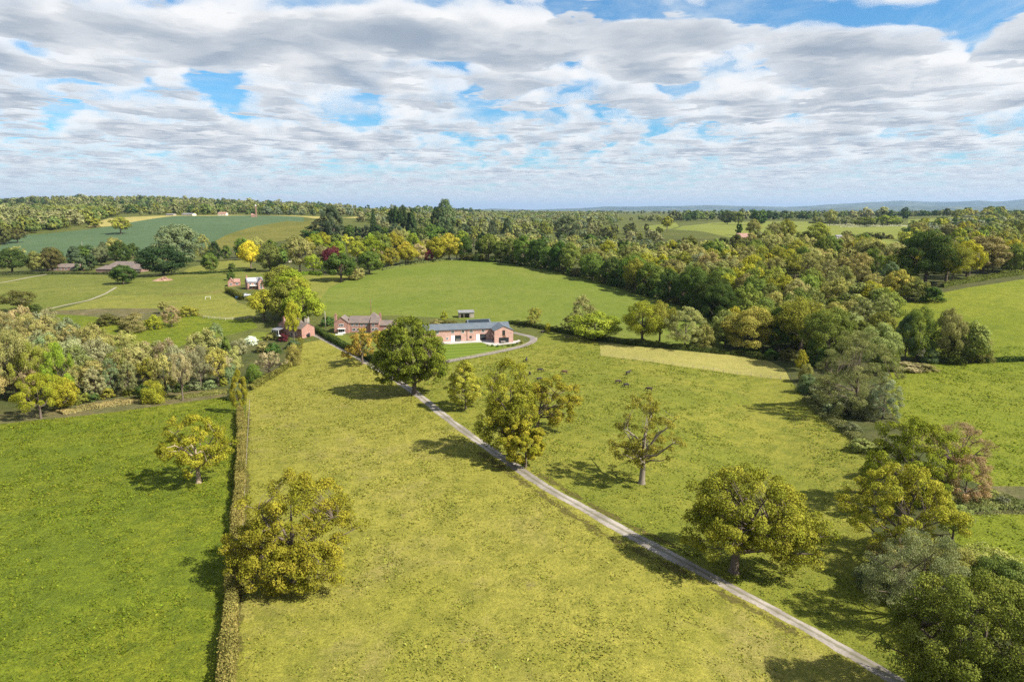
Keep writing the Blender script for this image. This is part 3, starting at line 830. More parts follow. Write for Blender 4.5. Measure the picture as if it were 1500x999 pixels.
p = P(786, 634); m = mpp(p); H = height_for(p, 549)
hero('oak_tree', p, 'leaning oak with bare dark limb just behind the tall uneven oak', [
    (28 * m, 0, H * .18, H * .95, 34 * m, 32 * m, 'round', 58, 1.05, .4, .3),
    (0, 0, H * .45, H * .85, 15 * m, 15 * m, 'round', 14, 1.0, .3, .3)], H, .42, 9000, (.185, .165, .022), .42, .3, 11, (30 * m, 0), 25)
p = P(682, 599); m = mpp(p); H = height_for(p, 527)
hero('field_tree', p, 'young pale yellow tree with airy crown beside the lane below the gravel loop', [
    (0, 0, H * .10, H * .96, 29 * m, 28 * m, 'ovoid', 95, .95, .2, .35)], H, .42, 9500, (.255, .220, .030), .24, .18, 10, (0, 0), 26)
# sparse oak in the cow pasture
p = P(940, 708); m = mpp(p); H = height_for(p, 577)
hero('oak_tree', p, 'half-bare oak with pale limbs showing, alone in the cow pasture', [
    (3 * m, 0, H * .20, H * .98, 50 * m, 48 * m, 'round', 86, .82, .4, .35),
    (-14 * m, -2, H * .22, H * .55, 26 * m, 26 * m, 'round', 22, .7, .3, .35)], H, .36, 7500, (.185, .150, .028), .55, .26, 17, (1.0, 0), 27, bark=plain('pale_oak_bark', (.20, .165, .125), .95, .25, 2, .1))
# oak in the west field
p = P(291, 707); m = mpp(p); H = height_for(p, 606)
hero('oak_tree', p, 'spreading yellow-green oak with open crown alone in the lush green field', [
    (-4 * m, 0, H * .38, H * .98, 47 * m, 46 * m, 'dome', 70, .85, .45, .35),
    (30 * m, 0, H * .25, H * .72, 24 * m, 26 * m, 'round', 24, .8, .3, .4),
    (-36 * m, 0, H * .34, H * .66, 24 * m, 24 * m, 'round', 18, .8, .4, .35),
    (0, -2, H * .18, H * .45, 22 * m, 20 * m, 'round', 20, .8, .3, .4)], H, .36, 11500, (.215, .185, .020), .42, .24, 13, (0, 0), 28, bark=plain('pale_trunk_bark', (.33, .25, .17), .95, .25, 2, .1))
# hedge oak
p = P(433, 852); m = mpp(p); H = height_for(p, 692)
hero('oak_tree', p, 'broad bronze-leaved oak overhanging the long hedge with boughs down to the grass', [
    (6 * m, 1, H * .30, H * .96, 78 * m, 70 * m, 'dome', 130, 1.0, .36, .45),
    (-58 * m, 0, H * .14, H * .52, 42 * m, 40 * m, 'round', 48, .95, .35, .4),
    (36 * m, -3, H * .07, H * .48, 44 * m, 38 * m, 'round', 56, .95, .3, .4),
    (-10 * m, -4, H * .06, H * .45, 40 * m, 34 * m, 'round', 48, .95, .3, .4)], H, .34, 27000, (.190, .155, .018), .55, .14, 15, (0, 0), 29)
# small oak by the house drive
p = P(531, 534); m = mpp(p); H = height_for(p, 481)
hero('oak_tree', p, 'small leaning oak with orange-tinged leaves on the verge below the farmhouse', [
    (4 * m, 0, H * .28, H * .97, 27 * m, 25 * m, 'round', 58, .95, .35, .35),
    (-16 * m, 0, H * .22, H * .6, 14 * m, 14 * m, 'round', 16, .9, .3, .35)], H, .5, 5200, (.235, .175, .030), .36, .25, 11, (-1.5, 0), 30)
# bottom corner
p = P(1425, 1060); m = mpp(p); H = height_for(p, 850)
hero('sycamore_tree', p, 'huge dark green tree beside the lower end of the lane', [
    (6 * m, 0, H * .10, H * .97, 115 * m, 105 * m, 'round', 260, 1.1, .22, .5),
    (-40 * m, -2, H * .05, H * .55, 75 * m, 60 * m, 'round', 100, 1.0, .25, .5)], H, .30, 60000, (.135, .134, .023), .6, .15, 12, (0, 0), 31)
p = P(1345, 905); m = mpp(p); H = height_for(p, 775)
hero('willow_tree', p, 'grey-green twiggy willow between the golden oak and the huge dark tree', [
    (-5 * m, 0, H * .05, H * .96, 76 * m, 70 * m, 'dome', 190, .85, .26, .45)], H, .26, 26000, (.185, .178, .075), .35, .12, 14, (0, 0), 32, k=(.4, .3, .8), aspect=.42)
p = P(1462, 905); m = mpp(p); H = height_for(p, 822)
hero('field_tree', p, 'pale green leafy tree by the lower green field behind the huge dark tree', [
    (0, 0, H * .05, H * .96, 56 * m, 50 * m, 'round', 120, .9, .26, .45)], H, .3, 18000, (.120, .130, .030), .35, .12, 12, (0, 0), 40)
p = P(1312, 815); m = mpp(p); H = height_for(p, 682)
hero('oak_tree', p, 'golden yellow-green oak on the stream bank facing the domed oak', [
    (0, 0, H * .12, H * .97, 74 * m, 66 * m, 'round', 165, .95, .3, .42)], H, .34, 19000, (.225, .202, .026), .45, .18, 14, (0, 0), 33)
p = P(1328, 742); m = mpp(p); H = height_for(p, 612)
hero('oak_tree', p, 'full green-yellow oak on the stream bank just behind the golden oak', [
    (0, 0, H * .10, H * .97, 60 * m, 56 * m, 'round', 150, 1.0, .28, .45)], H, .36, 19000, (.165, .165, .018), .45, .18, 12, (0, 0), 34)
p = P(1392, 716); m = mpp(p); H = height_for(p, 620)
hero('oak_tree', p, 'half-bare oak with reddish twigs and a crooked bough behind the stream bank oaks', [
    (5 * m, 0, H * .52, H * .98, 50 * m, 44 * m, 'dome', 70, .75, .3, .4)], H, .24, 5200, (.235, .175, .095), .42, .35, 16, (0, 0), 35, bark=plain('dark_bark', (.10, .07, .055), .95, .25, 2, .1))
p = P(1412, 737); m = mpp(p); H = height_for(p, 664)
hero('thorn_tree', p, 'rounded rusty red thorn below the half-bare reddish oak', [
    (0, 0, H * .06, H * .95, 34 * m, 32 * m, 'round', 70, .8, .2, .5)], H, .26, 9000, (.26, .165, .08), .2, .12, 9, (0, 0), 36)
# the willow at the end of the valley wood
p = P(1252, 602); m = mpp(p); H = height_for(p, 482)
hero('willow_tree', p, 'large rounded grey-olive willow at the corner of the valley wood and pasture', [
    (-2 * m, 0, H * .06, H * .96, 62 * m, 58 * m, 'dome', 210, 1.15, .2, .5)], H, .36, 26000, (.175, .165, .058), .5, .12, 12, (0, 0), 37, k=(.5, .4, .6), aspect=.42)
p = P(1293, 613); m = mpp(p); H = height_for(p, 546)
hero('willow_tree', p, 'small conical silver-grey willow leaning on the large grey-olive willow', [
    (0, 0, H * .03, H * .96, 27 * m, 26 * m, 'dome', 95, .75, .2, .5)], H, .33, 10500, (.185, .190, .105), .25, .12, 9, (0, 0), 38, aspect=.42)

# ---------------------------------------------------------------- other single trees (pixel base x, base y, top y, width)
T_ = [
    # row along the foot of the hill field
    (853, 489, 429, 46, 'feather', 'paleolive', 'tall pale airy tree at the west end of the hedge below the hill field'),
    (832, 486, 462, 28, 'feather', 'beige', 'small straw-coloured thorn at the foot of the tall pale airy tree'),
    (871, 497, 457, 72, 'round', 'yellowgreen', 'low wide yellow-green tree in the hedge beside the tall pale airy tree'),
    (940, 504, 441, 62, 'oak', 'yellowgreen', 'bright yellow-green oak in the hedge above the mown strip'),
    (966, 503, 440, 40, 'oak', 'oakgreen', 'oak with darker top beside the bright yellow-green oak above the mown strip'),
    (1003, 510, 446, 70, 'feather', 'paleolive', 'pale feathery willow in the hedge above the mown strip'),
    (1030, 511, 470, 34, 'bush', 'olive', 'olive bush at the foot of the pale feathery willow'),
    (783, 479, 450, 24, 'loose', 'orange', 'small orange-leaved oak by the gravel loop behind the barn gable'),
    # corner of the valley wood
    (1100, 517, 446, 78, 'broad', 'orange', 'orange-brown young oak at the wood corner above the mown strip'),
    (1062, 508, 455, 50, 'round', 'olive', 'olive tree between the pale willow and the orange-brown oak'),
    (1172, 515, 436, 84, 'oak', 'oakgreen', 'large oak green tree at the wood corner behind the mown strip end'),
    (1140, 515, 450, 56, 'round', 'darkgreen', 'dark shaded tree between the orange-brown oak and the large oak green tree'),
    (1212, 530, 450, 70, 'round', 'midgreen', 'mid green tree between the large oak green tree and the rounded willow'),
    (1173, 542, 512, 20, 'tall', 'yellowgreen', 'slim yellow-green sapling at the end of the mown strip'),
    (1196, 534, 492, 38, 'bush', 'darkgreen', 'dark ivy-green bush behind the slim sapling'),
    (1182, 574, 545, 26, 'bush', 'greygreen', 'low dull willow bush on the pasture edge beside the rounded willow'),
    (1180, 558, 530, 22, 'bush', 'olive', 'low olive bush below the slim sapling on the wood edge'),
    (1215, 592, 552, 42, 'feather', 'grey', 'grey twiggy sallow in front of the rounded willow'),
    (1240, 606, 572, 40, 'bush', 'grey', 'rounded sallow bush at the foot of the large rounded willow'),
    (1265, 612, 570, 34, 'bush', 'greygreen', 'low sallow bush between the rounded and the conical willow'),
    (1228, 598, 576, 20, 'bush', 'deepgreen', 'very dark small bush in the shade of the twiggy sallow'),
    (1262, 470, 415, 70, 'round', 'olive', 'olive tree standing over the wood behind the rounded willow'),
    (1283, 545, 470, 70, 'broad', 'olive', 'tall olive tree rising behind the large rounded willow'),
    (1290, 548, 505, 44, 'round', 'midgreen', 'mid green tree between the rounded willow and the blossoming thorn'),
    # right of the wood
    (1343, 528, 449, 56, 'round', 'midgreen', 'upright green tree behind the white-blossomed thorn'),
    (1325, 528, 462, 36, 'tall', 'bluegreen', 'narrow bluish tree next to the white-blossomed thorn'),
    (1341, 529, 493, 28, 'loose', 'white', 'white-blossomed thorn at the field edge between green trees'),
    (1359, 529, 495, 34, 'bush', 'greygreen', 'dull bush beside the white-blossomed thorn'),
    (1388, 530, 449, 44, 'broad', 'olive', 'tall rounded olive tree at the end of the field hedge'),
    (1420, 530, 468, 56, 'broad', 'olive', 'wide olive thorn at the outer end of the field-edge group'),
    (1400, 530, 490, 48, 'bush', 'darkolive', 'dark low thorn filling the foot of the field-edge group'),
    (1438, 530, 490, 28, 'bush', 'brown', 'small brownish thorn at the outermost end of the field-edge group'),
    (1325, 541, 529, 46, 'bush', 'pinkbrown', 'low brown bramble patch in front of the field-edge group'),
    (1352, 542, 531, 40, 'bush', 'brown', 'low russet bramble mound beside the brown bramble patch'),
    (1380, 741, 700, 44, 'bush', 'olive', 'olive bush under the half-bare reddish oak'),
    (1365, 735, 690, 40, 'bush', 'greygreen', 'dull bush between stream bank oaks and rusty thorn'),
    (1468, 742, 724, 20, 'bush', 'grey', 'small grey thorn on the rushy strip between the two fields'),
    (1300, 845, 790, 60, 'loose', 'olive', 'airy olive sallow filling the gap below the golden oak'),
    (1395, 790, 735, 60, 'loose', 'olive', 'airy olive tree on the lower field corner behind the golden oak'),
    (1445, 862, 800, 84, 'loose', 'olive', 'broad airy olive tree between the twiggy willow and lower field'),
    (1282, 700, 668, 40, 'bush', 'oakgreen', 'oak green bush on the ditch bank in front of the full oak'),
    (1448, 728, 712, 26, 'bush', 'olive', 'low olive scrub beyond the rusty thorn'),
    (1290, 860, 815, 70, 'bush', 'grey', 'low grey sallow under the golden stream bank oak'),
    (1390, 880, 800, 80, 'round', 'olive', 'olive tree behind the twiggy willow at the lower field edge'),
    (1262, 660, 640, 36, 'bush', 'olive', 'low olive bush by the stream ditch above the full oak'),
    (1246, 632, 616, 26, 'bush', 'greygreen', 'small dull ditch-side bush below the conical willow'),
    # woodland group at the upper field
    (1385, 416, 352, 66, 'oak', 'oakgreen', 'large yellow-tipped oak at the top corner of the upper green field'),
    (1415, 408, 352, 46, 'oak', 'yellowgreen', 'yellow-green oak beside the large oak at the upper field corner'),
    (1355, 415, 335, 70, 'broad', 'darkgreen', 'broad dark tree behind the large oak at the upper field corner'),
    (1440, 400, 345, 62, 'round', 'brown', 'brownish rounded tree along the upper field hedge'),
    (1478, 398, 350, 44, 'oak', 'yellowgreen', 'bright oak at the outer end of the upper field hedge'),
    (1500, 398, 348, 40, 'oak', 'orange', 'orange-tinged oak at the very end of the upper field hedge'),
    (1330, 440, 405, 44, 'round', 'midgreen', 'green bush-like tree at the lower lip of the upper field'),
    (1365, 442, 418, 34, 'bush', 'darkgreen', 'dark bush on the point of wood by the upper field'),
    (1312, 440, 395, 40, 'round', 'orange', 'orange-tipped tree close to the point of wood by the upper field'),
    # lone trees among the far green fields
    (977, 338, 317, 15, 'oak', 'oakgreen', 'small oak at the west end of the far green fields'),
    (1082, 345, 326, 11, 'round', 'darkgreen', 'small dark tree alone in the far green fields'),
    (1103, 350, 321, 20, 'oak', 'olive', 'olive oak standing at the lower edge of the far green fields'),
    (1132, 356, 324, 24, 'loose', 'brown', 'brownish spreading tree below the far green fields'),
    (1150, 356, 321, 26, 'oak', 'oakgreen', 'oak beside the brownish spreading tree below the far green fields'),
    (1196, 362, 327, 36, 'oak', 'oakgreen', 'broad oak in front of the far green fields'),
    (1240, 352, 337, 15, 'loose', 'brown', 'small brownish thorn by the low pale house in the far fields'),
    (1262, 374, 341, 28, 'oak', 'midgreen', 'green oak below the low pale house in the far fields'),
    (1283, 350, 341, 20, 'bush', 'darkolive', 'dark thorn clump in the far green fields'),
    (1303, 350, 343, 14, 'bush', 'darkolive', 'second smaller dark thorn clump in the far green fields'),
    (1345, 352, 324, 30, 'round', 'olive', 'olive tree at the east end of the far green fields'),
    (1342, 352, 334, 22, 'feather', 'greygreen', 'grey-green willow at the east end of the far green fields'),
    (1112, 330, 306, 28, 'round', 'darkgreen', 'dark domed oak on the skyline hedge of the far green fields'),
    (1065, 329, 308, 20, 'round', 'darkgreen', 'dark oak on the skyline hedge toward the valley wood'),
    (1082, 329, 310, 16, 'round', 'midgreen', 'rounder smaller oak on the skyline hedge'),
    (1215, 331, 307, 18, 'oak', 'olive', 'tall olive oak over the white-flowering hedges'),
    (1266, 332, 317, 26, 'oak', 'midgreen', 'wide oak over the white-flowering hedges'),
    (1300, 331, 314, 32, 'oak', 'oakgreen', 'wide olive-topped oak behind the white-flowering hedges'),
    # trees behind the bungalows
    (178, 389, 353, 27, 'round', 'darkgreen', 'tall dark rounded tree behind the hipped bungalow'),
    (148, 389, 361, 24, 'round', 'greygreen', 'dull green tree beside the tall dark rounded one behind the bungalows'),
    (122, 390, 364, 26, 'round', 'darkgreen', 'dark tree between the roofs of the two bungalows'),
    (27, 384, 360, 26, 'loose', 'beige', 'pale chestnut in flower beside the corn field'),
    # trees round the barns
    (657, 480, 468, 34, 'bush', 'darkolive', 'dark shrub behind the slate barn roof'),
    (641, 479, 466, 26, 'bush', 'brown', 'brownish shrub behind the slate barn roof next to the oak'),
    (651, 470, 455, 12, 'tall', 'yellowgreen', 'slim golden conifer on the grass behind the barn'),
    (776, 478, 471, 10, 'bush', 'beige', 'pale shrub beside the orange-leaved oak'),
    (803, 487, 472, 8, 'tall', 'yellow', 'slim bright yellow shrub in the hedge of the hill field'),
    (480, 477, 462, 20, 'bush', 'darkgreen', 'dark garden shrub by the pole beside the farmhouse'),
    (553, 497, 483, 22, 'bush', 'yellowgreen', 'yellow-green garden shrub in front of the farmhouse wing'),
    (566, 493, 480, 18, 'bush', 'orange', 'orange garden shrub in front of the farmhouse wing'),
    # avenue at the lodge
    (387, 470, 424, 46, 'oak', 'yellowgreen', 'rounded yellow-leaved oak standing apart beside the lodge paddock'),
    (416, 441, 388, 54, 'oak', 'oakgreen', 'first tree of the avenue from the far end, oak green'),
    (428, 452, 396, 52, 'oak', 'limegreen', 'second tree of the avenue from the far end, lime green'),
    (424, 470, 412, 56, 'round', 'oakgreen', 'oak green tree in the avenue behind the lodge roof'),
    (436, 463, 405, 54, 'oak', 'yellowgreen', 'third tree of the avenue from the far end, yellow-green'),
    (445, 478, 420, 52, 'oak', 'limegreen', 'tall lime green tree beside the lodge at the lane'),
    (431, 498, 440, 22, 'oak', 'yellowgreen', 'slim yellow-green tree growing against the lodge wall'),
    # houses and gardens to the west
    (300, 401, 398, 14, 'bush', 'darkgreen', 'clipped dark bush at the paddock fence'),
    (368, 393, 352, 32, 'oak', 'yellow', 'bright yellow maple at the end of the tree paddock'),
    (396, 398, 357, 36, 'round', 'midgreen', 'round mid green tree next to the bright yellow maple'),
    (440, 400, 345, 56, 'loose', 'brown', 'tall brown-leaved tree beside the purple beech'),
    (460, 402, 372, 26, 'loose', 'limegreen', 'small lime green tree at the foot of the tall brown-leaved tree'),
    (488, 400, 361, 34, 'round', 'copper', 'purple copper beech above the hill field corner'),
    (500, 412, 369, 52, 'broad', 'darkgreen', 'broad dark green chestnut at the hill field corner'),
    (522, 409, 388, 26, 'bush', 'olive', 'olive shrub tucked under the broad dark green chestnut'),
    (541, 402, 365, 42, 'broad', 'green', 'leafy green sycamore next to the dark chestnut along the hill field'),
    (308, 399, 370, 26, 'round', 'green', 'small round green tree in the tree paddock'),
    (341, 401, 384, 11, 'round', 'darkgreen', 'tiny dark tree beside the bright yellow maple'),
    (338, 410, 399, 13, 'round', 'darkgreen', 'clipped dark yew behind the cottage'),
    (240, 403, 359, 64, 'round', 'deepgreen', 'large very dark evergreen oak beside the hipped bungalow'),
    (262, 391, 329, 66, 'round', 'greygreen', 'tall grey-green poplar clump behind the evergreen oak'),
    (298, 383, 341, 30, 'feather', 'olive', 'olive poplar at the end of the tall poplar clump'),
    (181, 416, 388, 38, 'round', 'darkgreen', 'dark round tree on the track in front of the hipped bungalow'),
    (30, 456, 424, 50, 'loose', 'darkolive', 'dark olive tree in the paddock beside the farm track'),
    (52, 458, 444, 20, 'bush', 'darkgreen', 'dark low bush next to the dark olive paddock tree'),
    (177, 343, 318, 29, 'oak', 'oakgreen', 'lone oak standing in the blue-green corn field'),
    (26, 356, 333, 24, 'oak', 'darkolive', 'dark oak at the lower edge of the corn field'),
    (6, 358, 332, 26, 'round', 'darkolive', 'dark round tree beside the oak at the edge of the corn field'),
    (140, 333, 320, 22, 'round', 'oakgreen', 'rounded oak at the end of the wood above the corn field'),
    # paddock scrub
    (197, 485, 457, 40, 'bush', 'brown', 'brown thorn at the start of the paddock scrub row'),
    (226, 482, 458, 24, 'bush', 'yellowgreen', 'yellow-green sallow in the middle of the paddock scrub row'),
    (252, 479, 446, 32, 'feather', 'pinkbrown', 'pinkish ash sapling in the paddock scrub row'),
    (240, 460, 441, 16, 'loose', 'brown', 'little brown sapling above the paddock scrub row'),
    (276, 463, 446, 26, 'bush', 'oakgreen', 'rounded oak bush at the end of the paddock scrub row'),
    (160, 476, 458, 34, 'bush', 'darkolive', 'dark low thorn west of the paddock scrub row'),
    # scrub below the lodge garden
    (300, 535, 480, 46, 'loose', 'olive', 'olive tree at the head of the dell below the lodge garden'),
    (318, 520, 470, 32, 'feather', 'greygreen', 'dull tall sapling at the head of the dell'),
    (333, 530, 490, 26, 'cone', 'green', 'small green conifer below the lodge garden'),
    (352, 527, 495, 30, 'loose', 'grey', 'grey garden tree below the lodge lawn'),
    (395, 555, 512, 40, 'sparse', 'pinkbrown', 'bare pinkish tree inside the hedge bend below the lodge'),
    (352, 604, 541, 24, 'tall', 'yellowgreen', 'yellow-green maple at the top of the long hedge'),
    (345, 585, 556, 26, 'bush', 'greygreen', 'dull bush behind the maple at the top of the long hedge'),
    (372, 560, 530, 26, 'bush', 'green', 'green bush inside the hedge bend'),
    (430, 535, 500, 22, 'bush', 'olive', 'olive garden bush along the lodge hedge'),
    (400, 520, 500, 26, 'bush', 'darkgreen', 'dark shrub in the lodge garden'),
    (385, 515, 498, 20, 'bush', 'brown', 'brown shrub in the lodge garden'),
    (368, 505, 490, 18, 'bush', 'white', 'white-flowering shrub in the lodge garden'),
    (398, 497, 486, 20, 'bush', 'olive', 'olive garden bush hiding the foot of the conservatory'),
    (415, 500, 487, 16, 'bush', 'copper', 'dark purple shrub beside the conservatory'),
    (430, 510, 496, 20, 'bush', 'bluegreen', 'bluish shrub below the lodge yard'),
    (345, 540, 505, 28, 'bush', 'paleolive', 'pale elder bush at the dell edge'),
    # dell wood, front edge
    (60, 613, 545, 52, 'loose', 'yellowgreen', 'low yellow-green maple at the dell wood edge over the lush field'),
    (95, 600, 552, 42, 'round', 'yellowgreen', 'yellow-green maple leaning behind the low one at the dell wood edge'),
    (26, 585, 480, 60, 'loose', 'brown', 'tall half-bare brownish tree at the far end of the dell wood'),
    (50, 588, 500, 44, 'loose', 'oakgreen', 'thin tree with pale trunk behind the low yellow-green maple'),
    (-12, 610, 500, 50, 'loose', 'paleolive', 'pale tree cut by the picture edge over the lush field'),
    (5, 530, 448, 70, 'feather', 'beige', 'tall straw-coloured tree at the end of the dell wood'),
    (45, 520, 455, 60, 'feather', 'beige', 'second straw-coloured tree at the end of the dell wood'),
    (90, 590, 500, 40, 'tall', 'limegreen', 'bright lime tree inside the dell wood'),
    (225, 590, 553, 34, 'bush', 'yellowgreen', 'yellow-green bush in front of the dell wood by the rushes'),
    (210, 585, 560, 24, 'bush', 'darkgreen', 'dark low bush in front of the dell wood by the rushes'),
    (268, 586, 512, 34, 'sparse', 'pinkbrown', 'pinkish half-bare ash at the front of the dell wood'),
    (243, 580, 518, 34, 'loose', 'beige', 'straw-coloured tree next to the pinkish half-bare ash'),
    (295, 570, 505, 40, 'loose', 'pinkbrown', 'pink-brown tree in the dell wood near the long hedge'),
    (320, 565, 508, 40, 'loose', 'orange', 'orange-tinged tree in the dell wood near the long hedge'),
    (335, 560, 528, 30, 'bush', 'greygreen', 'dull bush in the dell wood near the long hedge'),
    (140, 585, 535, 36, 'feather', 'grey', 'grey-green alder behind the reed strip'),
    (165, 580, 520, 36, 'feather', 'greygreen', 'dull green alder behind the reed strip'),
    (190, 580, 525, 34, 'feather', 'paleolive', 'slim pale alder behind the reed strip'),
    # skyline trees; the dark kinds also stand in for cloud shade
    (653, 352, 292, 32, 'tall', 'bluegreen', 'tallest poplar on the skyline above the hill field'),
    (640, 352, 302, 22, 'tall', 'deepgreen', 'dark conifer beside the tallest poplar'),
    (487, 352, 302, 38, 'ovoid_' if False else 'tall', 'bluegreen', 'dark pointed poplar on the skyline above the village trees'),
    (470, 352, 318, 34, 'feather', 'bluegreen', 'sloping dark tree beside the pointed poplar'),
    (462, 352, 329, 44, 'bush', 'darkgreen', 'low dark tree at the corner of the hillside field'),
    (548, 352, 303, 12, 'cone', 'deepgreen', 'thin spruce on the skyline'),
    (580, 352, 301, 22, 'pine', 'deepgreen', 'dark pine in the skyline clump'),
    (592, 352, 300, 22, 'pine', 'deepgreen', 'second dark pine in the skyline clump'),
    (604, 353, 303, 24, 'cone', 'deepgreen', 'pointed conifer in the skyline clump'),
    (830, 352, 315, 34, 'tall', 'bluegreen', 'dark rounded poplar over the valley wood'),
    (743, 362, 318, 16, 'tall', 'bluegreen', 'slim dark poplar behind the hill field crest'),
    (722, 362, 322, 18, 'tall', 'bluegreen', 'second slim dark poplar behind the hill field crest'),
]
seen = set()
for (bx, by, top, w, kind, colour, label) in T_:
    assert label not in seen, label
    seen.add(label)
    nm = 'shrub' if kind == 'bush' else 'tree'
    px_tree(bx, by, top, w, kind, colour, label, {'bush': 'shrub', 'cone': 'conifer_tree', 'pine': 'conifer_tree', 'oak': 'oak_tree', 'willow': 'willow_tree'}.get(kind, 'broadleaf_tree'), cat='shrub' if kind == 'bush' else 'tree')

# ---------------------------------------------------------------- rows and woods made of separate trees
ORD = lambda n: f"{n}{'th' if 10 <= n % 100 <= 20 else {1: 'st', 2: 'nd', 3: 'rd'}.get(n % 10, 'th')}"
NUMW = ['front', 'second', 'third', 'fourth', 'fifth', 'sixth', 'seventh', 'eighth', 'ninth', 'tenth', 'eleventh', 'twelfth', 'thirteenth', 'fourteenth']


def row(line, spacing, Hm, kinds, where, name, group, rows=1, wk=.62, cat='tree', every=1):
    """trees strung along a pixel line, each numbered from its start"""
    n = 0
    pw = [P(*q) for q in line]
    seg = [np.linalg.norm(pw[i + 1][:2] - pw[i][:2]) for i in range(len(pw) - 1)]
    tot = sum(seg); s = spacing * .3
    while s < tot:
        a = s
        for i, L in enumerate(seg):
            if a <= L: break
            a -= L
        q = pw[i] + (pw[i + 1] - pw[i]) * (a / L)
        x, y = q[0] + RS.randn() * spacing * .12, q[1] + RS.randn() * spacing * .12
        p = np.array([x, y, float(hgt(x, y))])
        n += 1
        k, c = kinds[RS.randint(len(kinds))]
        H = Hm * (.82 + .4 * RS.rand()); W = H * wk * (.85 + .35 * RS.rand())
        u, v, d = proj(p)
        sz = 'tall' if H > Hm * 1.03 else 'lower'
        put_tree(name, p, H, W, k, c, f"{sz} {CW[c]} {cat}, {ORD(n)} {where}", cat, group, hpx=H * F / d)
        s += spacing * (.8 + .45 * RS.rand())


DK = [('broad', 'darkgreen'), ('round', 'green'), ('broad', 'green'), ('round', 'darkgreen'), ('oak', 'midgreen'), ('broad', 'darkgreen'), ('oak', 'oakgreen')]
row([(676, 380), (700, 379), (740, 384), (800, 393), (850, 405), (900, 418), (950, 432), (1000, 447), (1040, 462), (1058, 478)], 12.5, 18.5, DK, 'along the hill field wood edge from the crest', 'woodland_edge_tree', 'dark trees along the wood edge of the hill field', wk=.74)
row([(676, 381), (740, 385), (800, 394), (850, 406), (900, 419), (950, 433), (1000, 448), (1040, 463), (1060, 479)], 6.5, 6.5, [('bush', 'darkgreen'), ('bush', 'green'), ('bush', 'darkolive')], 'along the shaded foot of the hill field wood', 'woodland_shrub', 'bushes along the foot of the hill field wood', wk=1.0, cat='bush')
row([(1090, 519), (1130, 525), (1160, 528)], 5, 4.5, [('bush', 'darkgreen'), ('bush', 'darkolive')], 'under the wood corner above the mown strip', 'woodland_shrub', 'bushes under the wood corner', wk=1.1, cat='bush')
row([(556, 396), (585, 389), (615, 385), (650, 381), (676, 380)], 13, 15, [('oak', 'yellowgreen'), ('oak', 'limegreen'), ('loose', 'beige'), ('round', 'oakgreen'), ('oak', 'gold')], 'in the front garden row from the sycamore', 'garden_tree', 'garden trees above the hill field', wk=.78)
row([(470, 388), (520, 384), (570, 378), (630, 372), (670, 370)], 13, 17, [('oak', 'yellowgreen'), ('oak', 'limegreen'), ('round', 'midgreen'), ('oak', 'olive'), ('round', 'green'), ('loose', 'brown')], 'in the second garden row from the purple beech', 'garden_tree', 'garden trees above the hill field', wk=.8)
row([(430, 378), (470, 370), (540, 366), (610, 362), (675, 360)], 14, 17, [('oak', 'yellowgreen'), ('oak', 'limegreen'), ('oak', 'oakgreen'), ('oak', 'olive'), ('round', 'green')], 'in the third garden row from the brown tree', 'garden_tree', 'garden trees above the hill field', wk=.8)
for (bx, by, top, w, kind, colour, label) in [(658, 381, 343, 34, 'oak', 'gold', 'golden rounded tree at the crest end of the garden row'), (640, 383, 348, 30, 'oak', 'yellowgreen', 'yellow-green tree beside the golden one at the crest'),
                                             (627, 384, 364, 16, 'round', 'copper', 'small purple plum tree in the garden row at the crest'), (614, 386, 356, 26, 'loose', 'pinkbrown', 'pink blossoming tree in the front garden row'),
                                             (598, 388, 360, 30, 'oak', 'yellowgreen', 'rounded yellow-green tree left over in the front garden row')]:
    px_tree(bx, by, top, w, kind, colour, label.replace('left over ', 'beside the pink blossom '), 'garden_tree', group='garden trees above the hill field')
row([(410, 388), (425, 384), (440, 380)], 10, 13, [('loose', 'brown'), ('round', 'midgreen')], 'behind the avenue from the yellow maple', 'garden_tree', 'garden trees above the hill field', wk=.8)
row([(-20, 402), (20, 400), (70, 398), (88, 394)], 11, 17, [('round', 'darkolive'), ('round', 'olive'), ('broad', 'darkgreen'), ('loose', 'brown')], 'along the bungalow garden row from the picture edge', 'bungalow_garden_tree', 'trees round the two bungalows', wk=.85)
row([(105, 391), (125, 388), (150, 385), (175, 380), (205, 378)], 11, 19, [('round', 'darkgreen'), ('tall', 'bluegreen'), ('broad', 'darkgreen'), ('round', 'olive')], 'behind the bungalows from the long bungalow', 'bungalow_garden_tree', 'trees round the two bungalows', wk=.7)
row([(118, 397), (128, 397), (142, 396)], 7, 12, [('round', 'deepgreen'), ('bush', 'bluegreen')], 'between the two bungalows', 'bungalow_garden_tree', 'trees round the two bungalows', wk=.9)
row([(310, 384), (330, 382), (352, 381)], 11, 16, [('tall', 'darkgreen'), ('tall', 'deepgreen'), ('round', 'green')], 'in the dark belt behind the tree paddock', 'bungalow_garden_tree', 'trees behind the tree paddock', wk=.6)
row([(345, 378), (380, 376), (420, 373)], 13, 16, [('oak', 'midgreen'), ('oak', 'olive'), ('round', 'green')], 'in the belt behind the yellow maple', 'bungalow_garden_tree', 'trees behind the tree paddock', wk=.8)
row([(508, 352), (530, 350), (560, 353), (600, 354), (640, 354), (680, 352)], 14, 19, [('round', 'darkgreen'), ('broad', 'deepgreen'), ('broad', 'darkgreen'), ('tall', 'bluegreen'), ('round', 'green')], 'along the dark skyline wood from the pointed poplar', 'skyline_tree', 'dark wood on the skyline above the hill field', wk=.8)  # dark leaf colours here stand in for cloud shade on the wood
